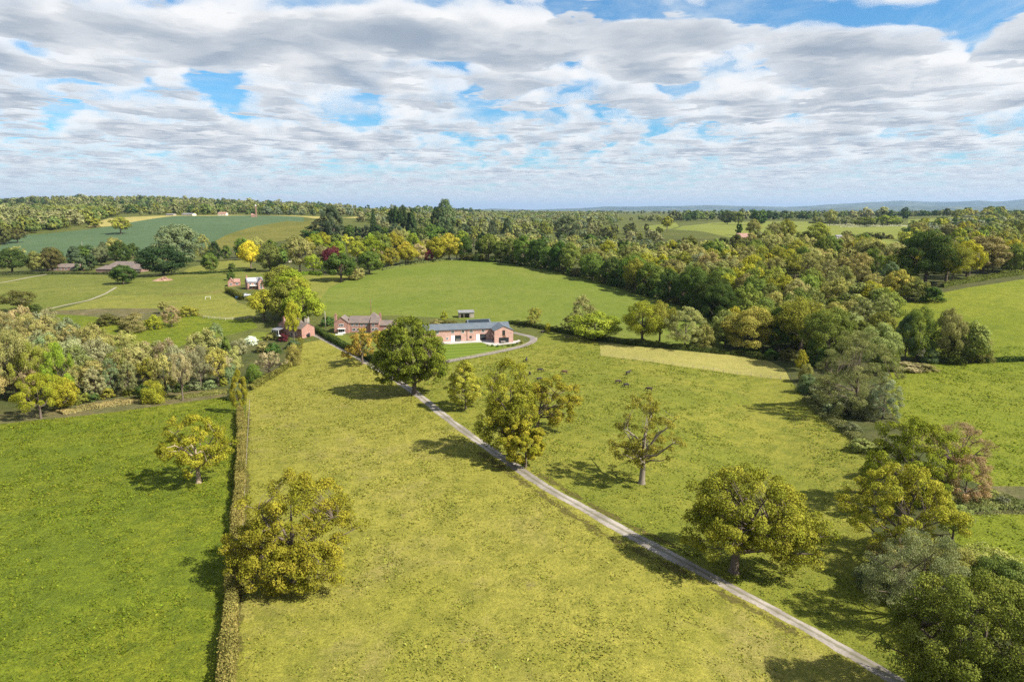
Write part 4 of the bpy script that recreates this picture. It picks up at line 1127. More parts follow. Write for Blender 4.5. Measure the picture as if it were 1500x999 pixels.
row([(690, 362), (730, 362), (780, 362), (830, 362)], 13, 17, [('tall', 'bluegreen'), ('round', 'greygreen'), ('tall', 'darkgreen'), ('loose', 'olive')], 'in the shaded belt behind the crest wood edge', 'skyline_tree', 'shaded belt behind the hill field crest', wk=.7)

WOODN = [0]


def wood(poly, where, start, group, name, palette, spacing, Hm, wk=.8, cap=300, avoid=None, bandh=11):
    """trees scattered over a pixel polygon of their feet, ranked nearest first and numbered within each rank"""
    pw = [P(*q)[:2] for q in poly]
    A = np.array(pw); lo = A.min(0); hi = A.max(0)
    pts = []
    tries = 0
    while tries < 9000 and len(pts) < cap:
        tries += 1
        q = lo + (hi - lo) * RS.rand(2)
        if not inside(pw, q[:1], q[1:])[0]: continue
        if pts and np.min(np.sum((np.array(pts) - q) ** 2, 1)) < spacing ** 2: continue
        pts.append(q)
    rec = []
    for q in pts:
        p = np.array([q[0], q[1], float(hgt(*q))]); u, v, d = proj(p)
        if u < -90 or u > 1590: continue
        rec.append((v, u, p, d))
    ys = [r_[0] for r_ in rec]
    if not ys: return
    top, bot = min(ys), max(ys)
    bands = {}
    for r_ in rec: bands.setdefault(int((bot - r_[0]) / bandh), []).append(r_)
    for b, L in enumerate(sorted(bands)):
        for i, (v, u, p, d) in enumerate(sorted(bands[L], key=lambda r_: r_[1])):
            # neighbouring trees of a kind grow in patches
            f = .5 + .5 * math.sin(p[0] / 31 + 2.1 * math.sin(p[1] / 47)) * math.cos(p[1] / 39 + 1)
            k, c = palette[int(np.clip(f * len(palette) * .75 + RS.rand() * len(palette) * .45, 0, len(palette) - 1))]
            H = Hm * (.75 + .5 * RS.rand()); W = H * wk * (.85 + .4 * RS.rand())
            sz = 'tall' if H > Hm * 1.06 else 'low' if H < Hm * .9 else 'middling'
            put_tree(name, p, H, W, k, c, f"{sz} {CW[c]} tree, {ORD(i + 1)} {start}, {NUMW[min(b, 13)]} rank of {where}", 'tree', group, hpx=H * F / d * .8)
    WOODN[0] += len(rec)


VP = [('feather', 'greygreen'), ('loose', 'grey'), ('oak', 'olive'), ('round', 'olive'), ('loose', 'brown'), ('oak', 'oakgreen'), ('feather', 'paleolive'), ('oak', 'yellowgreen'), ('round', 'midgreen'), ('oak', 'olive'), ('broad', 'midgreen'), ('oak', 'beige')]
wood([(1075, 500), (1060, 470), (1005, 440), (905, 410), (855, 396), (900, 382), (1000, 380), (1110, 392), (1250, 402), (1310, 425), (1290, 448), (1300, 500), (1240, 520), (1180, 512), (1120, 508)],
     'valley wood', 'from the hill field', 'trees of the valley wood', 'woodland_tree', VP, 10.5, 14.5, cap=270)
wood([(855, 392), (800, 380), (720, 372), (700, 362), (840, 362), (900, 372), (985, 372), (1000, 380), (900, 382)], 'upper valley wood', 'from the crest', 'trees of the upper valley wood', 'upper_woodland_tree',
     [('tall', 'bluegreen'), ('round', 'darkgreen'), ('loose', 'olive'), ('feather', 'greygreen'), ('oak', 'olive'), ('oak', 'beige')], 13, 14, cap=80)
wood([(1000, 378), (985, 372), (1100, 368), (1220, 372), (1280, 384), (1330, 398), (1310, 422), (1250, 400), (1110, 390)], 'valley wood top', 'from the far green field', 'trees at the top of the valley wood', 'hilltop_tree',
     [('loose', 'brown'), ('oak', 'olive'), ('oak', 'oakgreen'), ('round', 'midgreen'), ('oak', 'beige'), ('round', 'darkolive')], 13, 14, cap=120)
wood([(1320, 412), (1330, 375), (1360, 352), (1420, 345), (1490, 355), (1580, 365), (1580, 395), (1500, 402), (1440, 405), (1385, 412), (1340, 432)], 'field-top wood', 'from the valley', 'trees of the wood above the upper field', 'hanger_tree',
     [('oak', 'oakgreen'), ('broad', 'darkgreen'), ('oak', 'olive'), ('round', 'midgreen'), ('loose', 'brown'), ('oak', 'yellowgreen'), ('loose', 'grey')], 12.5, 14.5, cap=110)
wood([(-70, 600), (-70, 508), (50, 490), (150, 516), (235, 546), (300, 550), (330, 560), (290, 562), (235, 565), (150, 580), (90, 585), (40, 598)], 'dell wood', 'from the picture edge', 'trees of the dell wood', 'dell_tree',
     [('feather', 'beige'), ('feather', 'grey'), ('feather', 'paleolive'), ('loose', 'grey'), ('feather', 'olive'), ('loose', 'beige'), ('loose', 'pinkbrown'), ('oak', 'oakgreen')], 6.3, 12.0, wk=.62, cap=150, bandh=14)

row([(105, 592), (150, 584), (200, 578), (250, 574), (300, 570), (338, 564)], 4.2, 3.6, [('bush', 'olive'), ('bush', 'greygreen'), ('bush', 'oakgreen'), ('bush', 'darkgreen')], 'in the undergrowth fringing the dell wood', 'woodland_shrub', 'bushes along the front of the dell wood', wk=1.15, cat='bush')
row([(1188, 562), (1200, 590), (1216, 606), (1236, 618)], 4.5, 3.2, [('bush', 'grey'), ('bush', 'olive'), ('bush', 'greygreen')], 'along the ditch from the mown strip', 'woodland_shrub', 'bushes along the pasture ditch', wk=1.1, cat='bush')
# ---------------------------------------------------------------- hedges
def hedge(name, line, w, h, colour, label, leaf=.3, dens=26, wob=.12, cat='hedge', group=None, world=False, core=True):
    pw = [np.array(q) if world else P(*q) for q in line]
    d = densify_open(pw, 1.0 if leaf < .5 else 2.0)
    rs = np.random.RandomState(hash_(label) % 9999)
    d = np.array([[q[0], q[1], float(hgt(q[0], q[1]))] for q in d])
    tg = unit(np.gradient(d[:, :2], axis=0)); nr = np.column_stack([-tg[:, 1], tg[:, 0]])
    L = np.sum(np.linalg.norm(np.diff(d[:, :2], axis=0), axis=1))
    n = int(L * (w + 2 * h) * dens * 1.5 * (.3 / leaf) ** 2)
    i = rs.rand(n) * (len(d) - 1.001); k = i.astype(int); f = (i - k)[:, None]
    c = d[k] * (1 - f) + d[k + 1] * f; nn = nr[k]
    s = rs.rand(n) * (w + 2 * h)
    top = (s > h) & (s < h + w)
    lat = np.where(s <= h, -w / 2, np.where(top, s - h - w / 2, w / 2))
    z = np.where(s <= h, s, np.where(top, h, s - h - w))
    ph = rs.rand(4) * 6
    wv = 1 + wob * (np.sin(i * .33 + ph[0]) + .7 * np.sin(i * .9 + ph[1]) + .5 * np.sin(i * 2.1 + ph[2]))
    lat = lat * wv * (1 - .25 * (z / h) ** 3) + rs.randn(n) * .07 * w; z = z * wv + rs.randn(n) * .05 * h
    p = c.copy(); p[:, 0] += nn[:, 0] * lat; p[:, 1] += nn[:, 1] * lat; p[:, 2] += np.maximum(z, 0)
    outw = np.column_stack([nn[:, 0] * np.sign(lat), nn[:, 1] * np.sign(lat), np.zeros(n)]) * np.where(top, .2, .8)[:, None] + np.array([0, 0, 1]) * np.where(top, .9, .25)[:, None]
    nv = unit(outw * .7 + rs.randn(n, 3) * .6)
    u = unit(np.cross(nv, rs.randn(n, 3))); v = np.cross(nv, u)
    sz = leaf * (.6 + .8 * rs.rand(n))
    su = u * sz[:, None] * .5; sv = v * sz[:, None] * .32
    V = np.stack([p - su, p - sv, p + su, p + sv], 1).reshape(-1, 3)
    tn = np.clip(.5 + .3 * np.sin(i * .55 + ph[3]) * np.sin(i * .13 + ph[1]) + .28 * rs.randn(n), 0, 1)
    Q = np.arange(n * 4).reshape(-1, 4)
    # inner box added to block light, in a darker leaf tone
    CV = []; CQ = []
    for j in range(len(d)):
        for (a, zz_) in ((-.33, 0), (-.28, .72), (.28, .72), (.33, 0)):
            CV.append((d[j][0] + nr[j][0] * a * w, d[j][1] + nr[j][1] * a * w, d[j][2] + zz_ * h - (.2 if zz_ == 0 else 0)))
        if j:
            for e in range(3): CQ.append(((j - 1) * 4 + e, (j - 1) * 4 + e + 1, j * 4 + e + 1, j * 4 + e))
    CQ.append((0, 1, 2, 3)); m_ = (len(d) - 1) * 4; CQ.append((m_ + 3, m_ + 2, m_ + 1, m_))
    me = mesh_np(name, np.concatenate([V, np.array(CV)]), quads=np.concatenate([Q, np.array(CQ) + len(V)]), mats=[M_LEAF, M_BARK], mat_idx=np.zeros(n + len(CQ)))
    at = me.attributes.new('tone', 'FLOAT', 'FACE'); at.data.foreach_set('value', np.concatenate([tn, np.full(len(CQ), .1)]).astype(np.float32))
    o = link(name, me); o.color = tint(colour, 0)
    return tag(o, label, cat, group)


def densify_open(pts, step):
    out = []
    for i in range(len(pts) - 1):
        a, b = pts[i][:2], pts[i + 1][:2]
        k = max(1, int(np.linalg.norm(b - a) / step))
        out += [a + (b - a) * j / k for j in range(k)]
    out.append(np.array(pts[-1][:2])); return out


hedge('hedge', [(352, 606), (354, 640), (353, 690), (350, 740), (346, 790), (342, 850), (338, 910), (333, 985), (326, 1090), (315, 1250)], 1.55, 2.0, (.165, .158, .042), 'long flailed brown-green hedge dividing the lush field from the yellowish pasture', .24, 34)
hedge('hedge', [(366, 572), (385, 560), (412, 545), (430, 530), (438, 512), (440, 500)], 2.0, 1.6, (.14, .14, .03), 'curved hedge round the lodge garden at the top of the pasture', .35, 24)
hedge('hedge', [(462, 484), (480, 496), (500, 507), (520, 517), (540, 527), (556, 533)], 2.2, 2.0, (.060, .085, .020), 'dark clipped hedge along the upper drive by the farmhouse', .35, 24, .05)
hedge('hedge', [(745, 474), (770, 477), (800, 483), (830, 488), (860, 494), (900, 502), (940, 506), (990, 511), (1040, 516), (1090, 522), (1135, 528)], 2.4, 1.8, (.075, .095, .022), 'dark hedge at the foot of the hill field from the barn to the wood', .4, 22, .2)
hedge('hedge', [(332, 428), (345, 434), (356, 440)], 2.0, 2.6, (.10, .10, .02), 'clipped hedge round the cottage lawn', .5, 20, .05)
hedge('hedge', [(262, 402), (300, 401), (335, 399), (375, 396)], 2, 1.5, (.06, .075, .02), 'field hedge below the tree paddock', .6, 14, .2)
hedge('hedge', [(-40, 406), (40, 402), (100, 402), (160, 402), (205, 401)], 2.5, 1.8, (.075, .08, .025), 'hedge in front of the two bungalows', .6, 14, .2)
hedge('hedge', [(1380, 421), (1420, 414), (1460, 407), (1500, 402), (1580, 392)], 3, 2.4, (.14, .14, .03), 'thick hedge along the top of the upper green field', .5, 16, .2)
hedge('hedge', [(1430, 531), (1460, 530), (1500, 529), (1600, 529)], 1.6, 1.4, (.045, .06, .015), 'low dark hedge between the upper and the middle green field', .4, 20, .12)
hedge('hedge', [(660, 381), (690, 379.5), (705, 379.8)], 2.2, 1.5, (.5, .47, .36), 'white-flowering hedge on the crest of the hill field', .6, 14, .25)
hedge('hedge', [(560, 396), (590, 389.5), (620, 385.5), (658, 381)], 1.6, 1.4, (.15, .15, .05), 'low garden hedge along the top of the hill field', .6, 14, .25)
hedge('hedge', [(430, 404), (455, 402), (470, 404)], 3, 2.2, (.14, .17, .02), 'yellow-green laurel hedge below the brown tree', .6, 14, .1)
hedge('hedge', [(1230, 333), (1270, 332.5), (1320, 332), (1350, 331)], 4, 2.6, (.42, .39, .26), 'white-flowering hedge in the far green fields', 1.4, 10, .3)
hedge('hedge', [(1212, 330.5), (1250, 330), (1300, 330)], 3, 2.4, (.42, .39, .26), 'thin white-flowering hedge above the other one in the far green fields', 1.4, 10, .3)
hedge('hedge', [(1185, 327), (1215, 328), (1245, 329)], 3.5, 2.6, (.07, .08, .03), 'dark hedge across the far green fields', 1.4, 10, .3)
hedge('reed_bed_plant', [(88, 606), (130, 598), (180, 591), (215, 586)], 5.0, .7, (.24, .205, .085), 'strip of dry straw-coloured reeds between the dell wood and the lush field', .3, 20, .2, 'reeds')
hedge('reed_bed_plant', [(215, 586), (260, 583), (310, 577), (345, 573)], 4.5, .6, (.15, .145, .04), 'rough greenish reed strip along the top of the lush field', .3, 18, .2, 'reeds')
hedge('ditch_plant', [(1180, 585), (1205, 606), (1232, 626), (1262, 648), (1285, 672)], 3.4, .9, (.15, .135, .05), 'rough brown ditch growth along the edge of the cow pasture', .3, 16, .25, 'ditch plants')
hedge('rush_plant', [(1385, 748), (1430, 742), (1470, 740), (1540, 742)], 5.5, .9, (.15, .155, .05), 'strip of grey-green rushes between the middle and lower green field', .3, 18, .3, 'rushes')

# ---------------------------------------------------------------- far woodland: one mass
def mass(name, specs, label=None):
    """specs: (pixel polygon or line, spacing m, height m, colours). Whole far woods of leaf clumps, trunks hidden"""
    VV = []; TN = []; TC = []
    rs = np.random.RandomState(77)
    base = []
    for s_ in range(5):
        cen, rad = crown_clumps(rs, 1, .45, .45, .12, .92, ['round', 'dome', 'round', 'tall', 'dome'][s_], 26, .15, .28, .45)
        V, Q, tn = leaf_cloud(rs, cen, rad, np.clip(.5 + .2 * rs.randn(len(cen)), 0, 1), 520, .125, np.array([0, 0, .4]), nmix=(.75, .5, .22))
        base.append((V, tn))
    for sp in specs:
        poly, spacing, Hm, cols, kind = sp
        pw = np.array([P(*q)[:2] for q in poly]) if kind != 'world' else None
        if kind == 'line':
            pts = []
            for i in range(len(pw) - 1):
                L = np.linalg.norm(pw[i + 1] - pw[i]); k = max(1, int(L / spacing))
                pts += [pw[i] + (pw[i + 1] - pw[i]) * (j + rs.rand()) / k for j in range(k)]
            pts = np.array(pts)
        elif kind == 'world':
            pts = np.array([[poly[0] + poly[2] * (2 * rs.rand() - 1), poly[1] + poly[3] * (2 * rs.rand() - 1)] for _ in range(spacing)])
        else:
            lo, hi = pw.min(0), pw.max(0)
            n = int((hi - lo).prod() / spacing ** 2)
            pts = lo + (hi - lo) * rs.rand(min(n, 60000), 2)
            pts = pts[inside(pw, pts[:, 0], pts[:, 1])]
        for q in pts:
            z = float(hgt(*q))
            H = Hm * (.65 + .6 * rs.rand() + (.5 if kind == 'world' and rs.rand() < .04 else 0)); W = H * (.75 + .5 * rs.rand())
            d = math.hypot(*q)
            V, tn = base[rs.randint(5)]
            a = rs.rand() * 6.28; ca, sa = math.cos(a), math.sin(a)
            keep = 520 if d < 900 else 330 if d < 1800 else 150
            X = V[:keep * 4]; grow = math.sqrt(520 / keep)
            C = X.reshape(-1, 4, 3); m_ = C.mean(1, keepdims=True); X = (m_ + (C - m_) * grow).reshape(-1, 3)
            Y = np.column_stack([(X[:, 0] * ca - X[:, 1] * sa) * W + q[0], (X[:, 0] * sa + X[:, 1] * ca) * W + q[1], X[:, 2] * H + z])
            VV.append(Y); TN.append(tn[:keep])
            f = .5 + .5 * math.sin(q[0] / 60 + 2 * math.sin(q[1] / 90))
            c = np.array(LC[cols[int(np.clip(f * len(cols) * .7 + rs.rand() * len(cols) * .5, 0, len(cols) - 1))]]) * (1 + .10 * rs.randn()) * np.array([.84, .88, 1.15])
            TC.append(np.tile(np.clip(np.append(c, 1), .005, 1), (keep, 1)))
    V = np.concatenate(VV); n = len(V) // 4
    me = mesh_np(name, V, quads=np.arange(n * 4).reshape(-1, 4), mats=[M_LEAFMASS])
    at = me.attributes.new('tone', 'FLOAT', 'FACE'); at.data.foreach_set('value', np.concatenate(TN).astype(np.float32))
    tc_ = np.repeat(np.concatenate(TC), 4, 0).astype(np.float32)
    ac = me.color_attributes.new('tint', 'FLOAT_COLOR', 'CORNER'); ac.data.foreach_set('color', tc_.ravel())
    return tag(link(name, me), kind='stuff')


MIXED = ['oakgreen', 'olive', 'olive', 'midgreen', 'brown', 'greygreen']
DARKM = ['darkgreen', 'darkolive', 'olive', 'midgreen', 'darkgreen']
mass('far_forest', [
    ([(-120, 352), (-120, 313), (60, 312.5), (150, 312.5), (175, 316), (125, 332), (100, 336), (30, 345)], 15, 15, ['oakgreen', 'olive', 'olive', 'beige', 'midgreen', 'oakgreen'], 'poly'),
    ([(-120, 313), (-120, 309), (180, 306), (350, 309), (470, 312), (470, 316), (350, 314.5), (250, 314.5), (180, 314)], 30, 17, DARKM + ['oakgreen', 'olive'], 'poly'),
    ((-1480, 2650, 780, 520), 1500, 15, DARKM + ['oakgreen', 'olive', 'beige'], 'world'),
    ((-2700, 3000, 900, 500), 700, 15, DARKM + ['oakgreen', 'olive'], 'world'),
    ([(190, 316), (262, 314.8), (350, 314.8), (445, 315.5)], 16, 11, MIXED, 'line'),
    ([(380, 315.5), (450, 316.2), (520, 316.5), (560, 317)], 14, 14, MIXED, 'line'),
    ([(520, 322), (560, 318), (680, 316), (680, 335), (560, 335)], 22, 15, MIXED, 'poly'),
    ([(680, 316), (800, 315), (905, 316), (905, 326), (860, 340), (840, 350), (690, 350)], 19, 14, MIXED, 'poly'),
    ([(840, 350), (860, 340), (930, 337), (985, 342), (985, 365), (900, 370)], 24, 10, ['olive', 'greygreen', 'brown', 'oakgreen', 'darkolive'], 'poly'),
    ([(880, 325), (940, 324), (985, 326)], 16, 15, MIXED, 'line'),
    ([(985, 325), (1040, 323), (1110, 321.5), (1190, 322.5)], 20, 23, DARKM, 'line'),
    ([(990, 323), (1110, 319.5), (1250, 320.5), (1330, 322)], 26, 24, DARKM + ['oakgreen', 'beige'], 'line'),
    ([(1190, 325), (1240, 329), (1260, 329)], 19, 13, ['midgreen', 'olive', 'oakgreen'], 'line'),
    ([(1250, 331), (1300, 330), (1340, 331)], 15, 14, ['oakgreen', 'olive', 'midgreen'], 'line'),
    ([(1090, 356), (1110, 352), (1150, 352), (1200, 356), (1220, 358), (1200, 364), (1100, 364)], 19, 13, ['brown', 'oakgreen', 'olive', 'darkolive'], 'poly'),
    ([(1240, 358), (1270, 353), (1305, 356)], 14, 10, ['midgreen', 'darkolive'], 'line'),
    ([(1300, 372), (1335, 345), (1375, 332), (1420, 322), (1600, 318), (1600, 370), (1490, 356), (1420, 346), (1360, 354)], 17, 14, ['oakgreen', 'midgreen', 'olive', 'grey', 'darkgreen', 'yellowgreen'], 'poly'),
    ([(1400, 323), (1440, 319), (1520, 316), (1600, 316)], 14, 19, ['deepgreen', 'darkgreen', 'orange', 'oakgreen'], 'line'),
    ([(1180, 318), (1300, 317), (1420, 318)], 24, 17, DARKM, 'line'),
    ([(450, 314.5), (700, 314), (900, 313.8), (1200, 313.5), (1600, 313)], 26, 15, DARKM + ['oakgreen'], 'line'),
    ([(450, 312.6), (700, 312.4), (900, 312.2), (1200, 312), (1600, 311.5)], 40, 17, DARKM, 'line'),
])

# ---------------------------------------------------------------- lanes
def strip(name, line, width, mat, z=.06, skirt=True, step=1.5, cols=(-1, -.5, 0, .5, 1), wob=0, world=False):
    pw = [np.array(q) if world else P(*q) for q in line]
    d = densify_open(pw, step)
    d = np.array(d)
    for _ in range(6):
        d[1:-1] = (d[:-2] + 2 * d[1:-1] + d[2:]) / 4
    tg = unit(np.gradient(d, axis=0)); nr = np.column_stack([-tg[:, 1], tg[:, 0]])
    rs = np.random.RandomState(len(d))
    V = []; A = []; Q = []; n = len(cols)
    wl = np.convolve(rs.randn(len(d)), np.ones(5) / 5, 'same') * wob; wr = np.convolve(rs.randn(len(d)), np.ones(5) / 5, 'same') * wob
    for i in range(len(d)):
        for c in cols:
            w = (width / 2 + (wl[i] if c < 0 else wr[i])) * c
            x, y = d[i] + nr[i] * w
            V.append((x, y, float(hgt(x, y)) + z - (.10 if skirt and abs(c) == 1 else 0))); A.append(c)
        if i:
            for e in range(n - 1): Q.append(((i - 1) * n + e + 1, (i - 1) * n + e, i * n + e, i * n + e + 1))
    me = mesh_np(name, V, quads=Q, mats=[mat], smooth=True)
    at = me.attributes.new('across', 'FLOAT', 'POINT'); at.data.foreach_set('value', np.array(A, np.float32))
    return tag(link(name, me), kind='structure')


def lane_mat(name, pale, dark, centre):
    m, t, out = new_mat(name)
    b = t.new('ShaderNodeBsdfPrincipled'); b.inputs['Roughness'].default_value = .9; b.inputs['Specular IOR Level'].default_value = .2
    g = t.new('ShaderNodeNewGeometry'); v = g.outputs['Position']
    ac = t.new('ShaderNodeAttribute', attribute_name='across').outputs['Fac']
    ab = t.math('ABSOLUTE', ac)
    n1 = t.noise(v, .12, 5, .65); n2 = t.noise(v, 1.3, 4, .7); n3 = t.noise(v, 6, 3, .7)
    col = t.mix(t.ss(n1, .40, .62), c4(pale), c4(dark))
    col = t.mix(t.math('MULTIPLY', t.ss(n2, .5, .68), .45), col, c4(dark))
    mid = t.math('MULTIPLY', t.ss(t.math('ADD', ab, t.math('MULTIPLY', t.math('SUBTRACT', n2, .5), .9)), .32, .05), centre)
    col = t.mix(mid, col, (.085, .085, .03, 1))
    edge = t.ss(t.math('ADD', ab, t.math('MULTIPLY', t.math('SUBTRACT', n2, .5), 1.5)), .74, 1.0)
    col = t.mix(edge, col, (.10, .10, .03, 1))
    col = t.vmath('SCALE', col, scale=t.math('MULTIPLY_ADD', t.math('SUBTRACT', n3, .5), .5, 1.0))
    t.put(b.inputs['Base Color'], col); t.l.new(b.outputs[0], out.inputs[0])
    return m


LANE = [(447, 476), (452, 484), (462, 491), (476, 498), (492, 506), (510, 515.5), (530, 527), (552, 540), (580, 556), (611, 577), (640, 600.5), (680, 632), (720, 660), (760, 687), (800, 714), (850, 742), (900, 770), (950, 797), (1000, 822), (1050, 850), (1100, 876), (1150, 902), (1200, 930), (1250, 958), (1300, 987), (1352, 1020), (1440, 1085)]
ML = lane_mat('lane_concrete', (.31, .27, .23), (.175, .150, .122), .62)
MG = lane_mat('gravel', (.20, .175, .155), (.165, .145, .13), 0)
# trodden verge either side of the lane
MV = grass_mat('trodden_verge', (.16, .15, .022), (.18, .16, .028), (.09, .095, .014), .014, .22, 1.2, (.20, .16, .05), .5, mud=.85)
strip('driveway_road', LANE, 2.7, ML, .07, wob=.3)
strip('gravel_path', [(641, 533), (655, 529.5), (680, 525), (710, 519.5), (740, 513.5), (765, 507.5), (779, 501.5), (784, 497), (779, 493), (768, 490.5), (757, 489), (752, 487)], 3.6, MG, .07)
strip('farm_track_path', [(60, 455), (95, 447), (130, 440), (155, 430), (170, 421)], 1.9, G['track'], .08)
strip('farm_track_path', [(-20, 418), (20, 411), (50, 405), (68, 402)], 1.9, G['track'], .08)
strip('driveway_road', [(447, 480), (449, 470), (447, 455), (440, 430), (425, 410)], 3.2, ML, .06)
# trodden, half-bare strips beside the lane: bare earth showing through the grass in patches
RUT, rt, ro = new_mat('trodden_earth')
rb = rt.new('ShaderNodeBsdfDiffuse'); rv = rt.new('ShaderNodeNewGeometry').outputs['Position']
ra = rt.math('ABSOLUTE', rt.new('ShaderNodeAttribute', attribute_name='across').outputs['Fac'])
rn = rt.noise(rv, .35, 6, .72); rf = rt.noise(rv, 2.2, 4, .75)
rt.put(rb.inputs[0], rt.mix(rt.ss(rf, .4, .62), (.12, .095, .035, 1), (.075, .072, .018, 1)))
rm = rt.math('ADD', rt.math('ADD', rn, rt.math('MULTIPLY', rf, .45)), rt.math('MULTIPLY', ra, -.34))
rx = rt.new('ShaderNodeMixShader'); rt.put(rx.inputs[0], rt.math('MULTIPLY', rt.ss(rm, .57, .72), .85))
rt.l.new(rt.new('ShaderNodeBsdfTransparent').outputs[0], rx.inputs[1]); rt.l.new(rb.outputs[0], rx.inputs[2]); rt.l.new(rx.outputs[0], ro.inputs[0])
strip('worn_ground', [(700, 662), (760, 702), (800, 730), (850, 762), (895, 789), (935, 808), (985, 832), (1040, 862), (1100, 890), (1160, 922), (1230, 962)], 4.4, RUT, .03, False)
strip('worn_ground', [(790, 694), (845, 727), (880, 747), (915, 766), (960, 787), (1010, 812)], 3.0, RUT, .03, False)
strip('worn_ground', [(365, 600), (362, 660), (361, 720), (357, 800), (350, 900), (345, 990), (336, 1100)], 2.2, RUT, .03, False)

# ---------------------------------------------------------------- building materials
def brick_mat(name, a, b, mortar):
    m, t, out = new_mat(name)
    bs = t.new('ShaderNodeBsdfPrincipled'); bs.inputs['Roughness'].default_value = .9; bs.inputs['Specular IOR Level'].default_value = .2
    tc_ = t.new('ShaderNodeTexCoord'); v = tc_.outputs['Object']
    sx_ = t.new('ShaderNodeSeparateXYZ'); t.l.new(v, sx_.inputs[0])
    cb = t.new('ShaderNodeCombineXYZ'); t.put(cb.inputs[0], t.math('ADD', sx_.outputs[0], sx_.outputs[1])); t.put(cb.inputs[1], sx_.outputs[2])
    br = t.new('ShaderNodeTexBrick'); t.l.new(cb.outputs[0], br.inputs['Vector'])
    br.inputs['Color1'].default_value = c4(a); br.inputs['Color2'].default_value = c4(b); br.inputs['Mortar'].default_value = c4(mortar)
    br.inputs['Scale'].default_value = 1; br.inputs['Brick Width'].default_value = .225; br.inputs['Row Height'].default_value = .075; br.inputs['Mortar Size'].default_value = .01
    n = t.noise(v, .8, 5, .65)
    t.put(bs.inputs['Base Color'], t.vmath('SCALE', br.outputs['Color'], scale=t.math('MULTIPLY_ADD', t.math('SUBTRACT', n, .5), .9, 1.0)))
    t.l.new(bs.outputs[0], out.inputs[0]); return m


def roof_mat(name, a, b, rough=.7):
    m, t, out = new_mat(name)
    bs = t.new('ShaderNodeBsdfPrincipled'); bs.inputs['Roughness'].default_value = rough; bs.inputs['Specular IOR Level'].default_value = .35
    v = t.new('ShaderNodeTexCoord').outputs['Object']
    n = t.noise(v, .5, 5, .65); n2 = t.noise(v, 4, 3, .7)
    sx_ = t.new('ShaderNodeSeparateXYZ'); t.l.new(v, sx_.inputs[0])
    w = t.math('FRACT', t.math('MULTIPLY', sx_.outputs[2], 6.0))
    col = t.mix(t.ss(n, .38, .62), c4(a), c4(b))
    col = t.vmath('SCALE', col, scale=t.math('ADD', t.math('MULTIPLY_ADD', t.math('SUBTRACT', n2, .5), .8, .92), t.math('MULTIPLY', w, .16)))
    t.put(bs.inputs['Base Color'], col); t.l.new(bs.outputs[0], out.inputs[0]); return m


BRICK = brick_mat('pink_brick', (.47, .235, .175), (.40, .19, .14), (.48, .42, .36))
BRICKR = brick_mat('red_brick', (.34, .145, .10), (.29, .12, .085), (.38, .30, .25))
BRICKD = brick_mat('dark_brick', (.24, .12, .09), (.2, .1, .075), (.26, .22, .19))
SLATE = roof_mat('blue_slate', (.085, .105, .125), (.11, .125, .14), .55)
TILE = roof_mat('weathered_tile', (.165, .125, .10), (.125, .10, .09), .85)
TILER = roof_mat('red_tile', (.30, .17, .13), (.24, .14, .11), .85)
GREYROOF = roof_mat('grey_tile', (.20, .195, .20), (.16, .155, .165), .8)
WHITEP = plain('white_paint', (.78, .77, .74), .6, .03)
CREAM = plain('cream_render', (.62, .55, .44), .85, .05)
DARKF = plain('dark_frame', (.035, .035, .04), .5, .05)
BROWNF = plain('oak_frame', (.16, .085, .04), .7, .15)
TIMBER = plain('weathered_timber', (.30, .26, .21), .9, .2, 3)
DARKTIM = plain('black_boards', (.05, .045, .04), .8, .2)
LEAD = plain('lead', (.22, .24, .27), .6, .08)
gm, gt, go = new_mat('window_glass')
gb = gt.new('ShaderNodeBsdfPrincipled'); gb.inputs['Base Color'].default_value = (.022, .028, .032, 1); gb.inputs['Roughness'].default_value = .06; gb.inputs['Specular IOR Level'].default_value = .6
gt.l.new(gb.outputs[0], go.inputs[0]); GLASS = gm


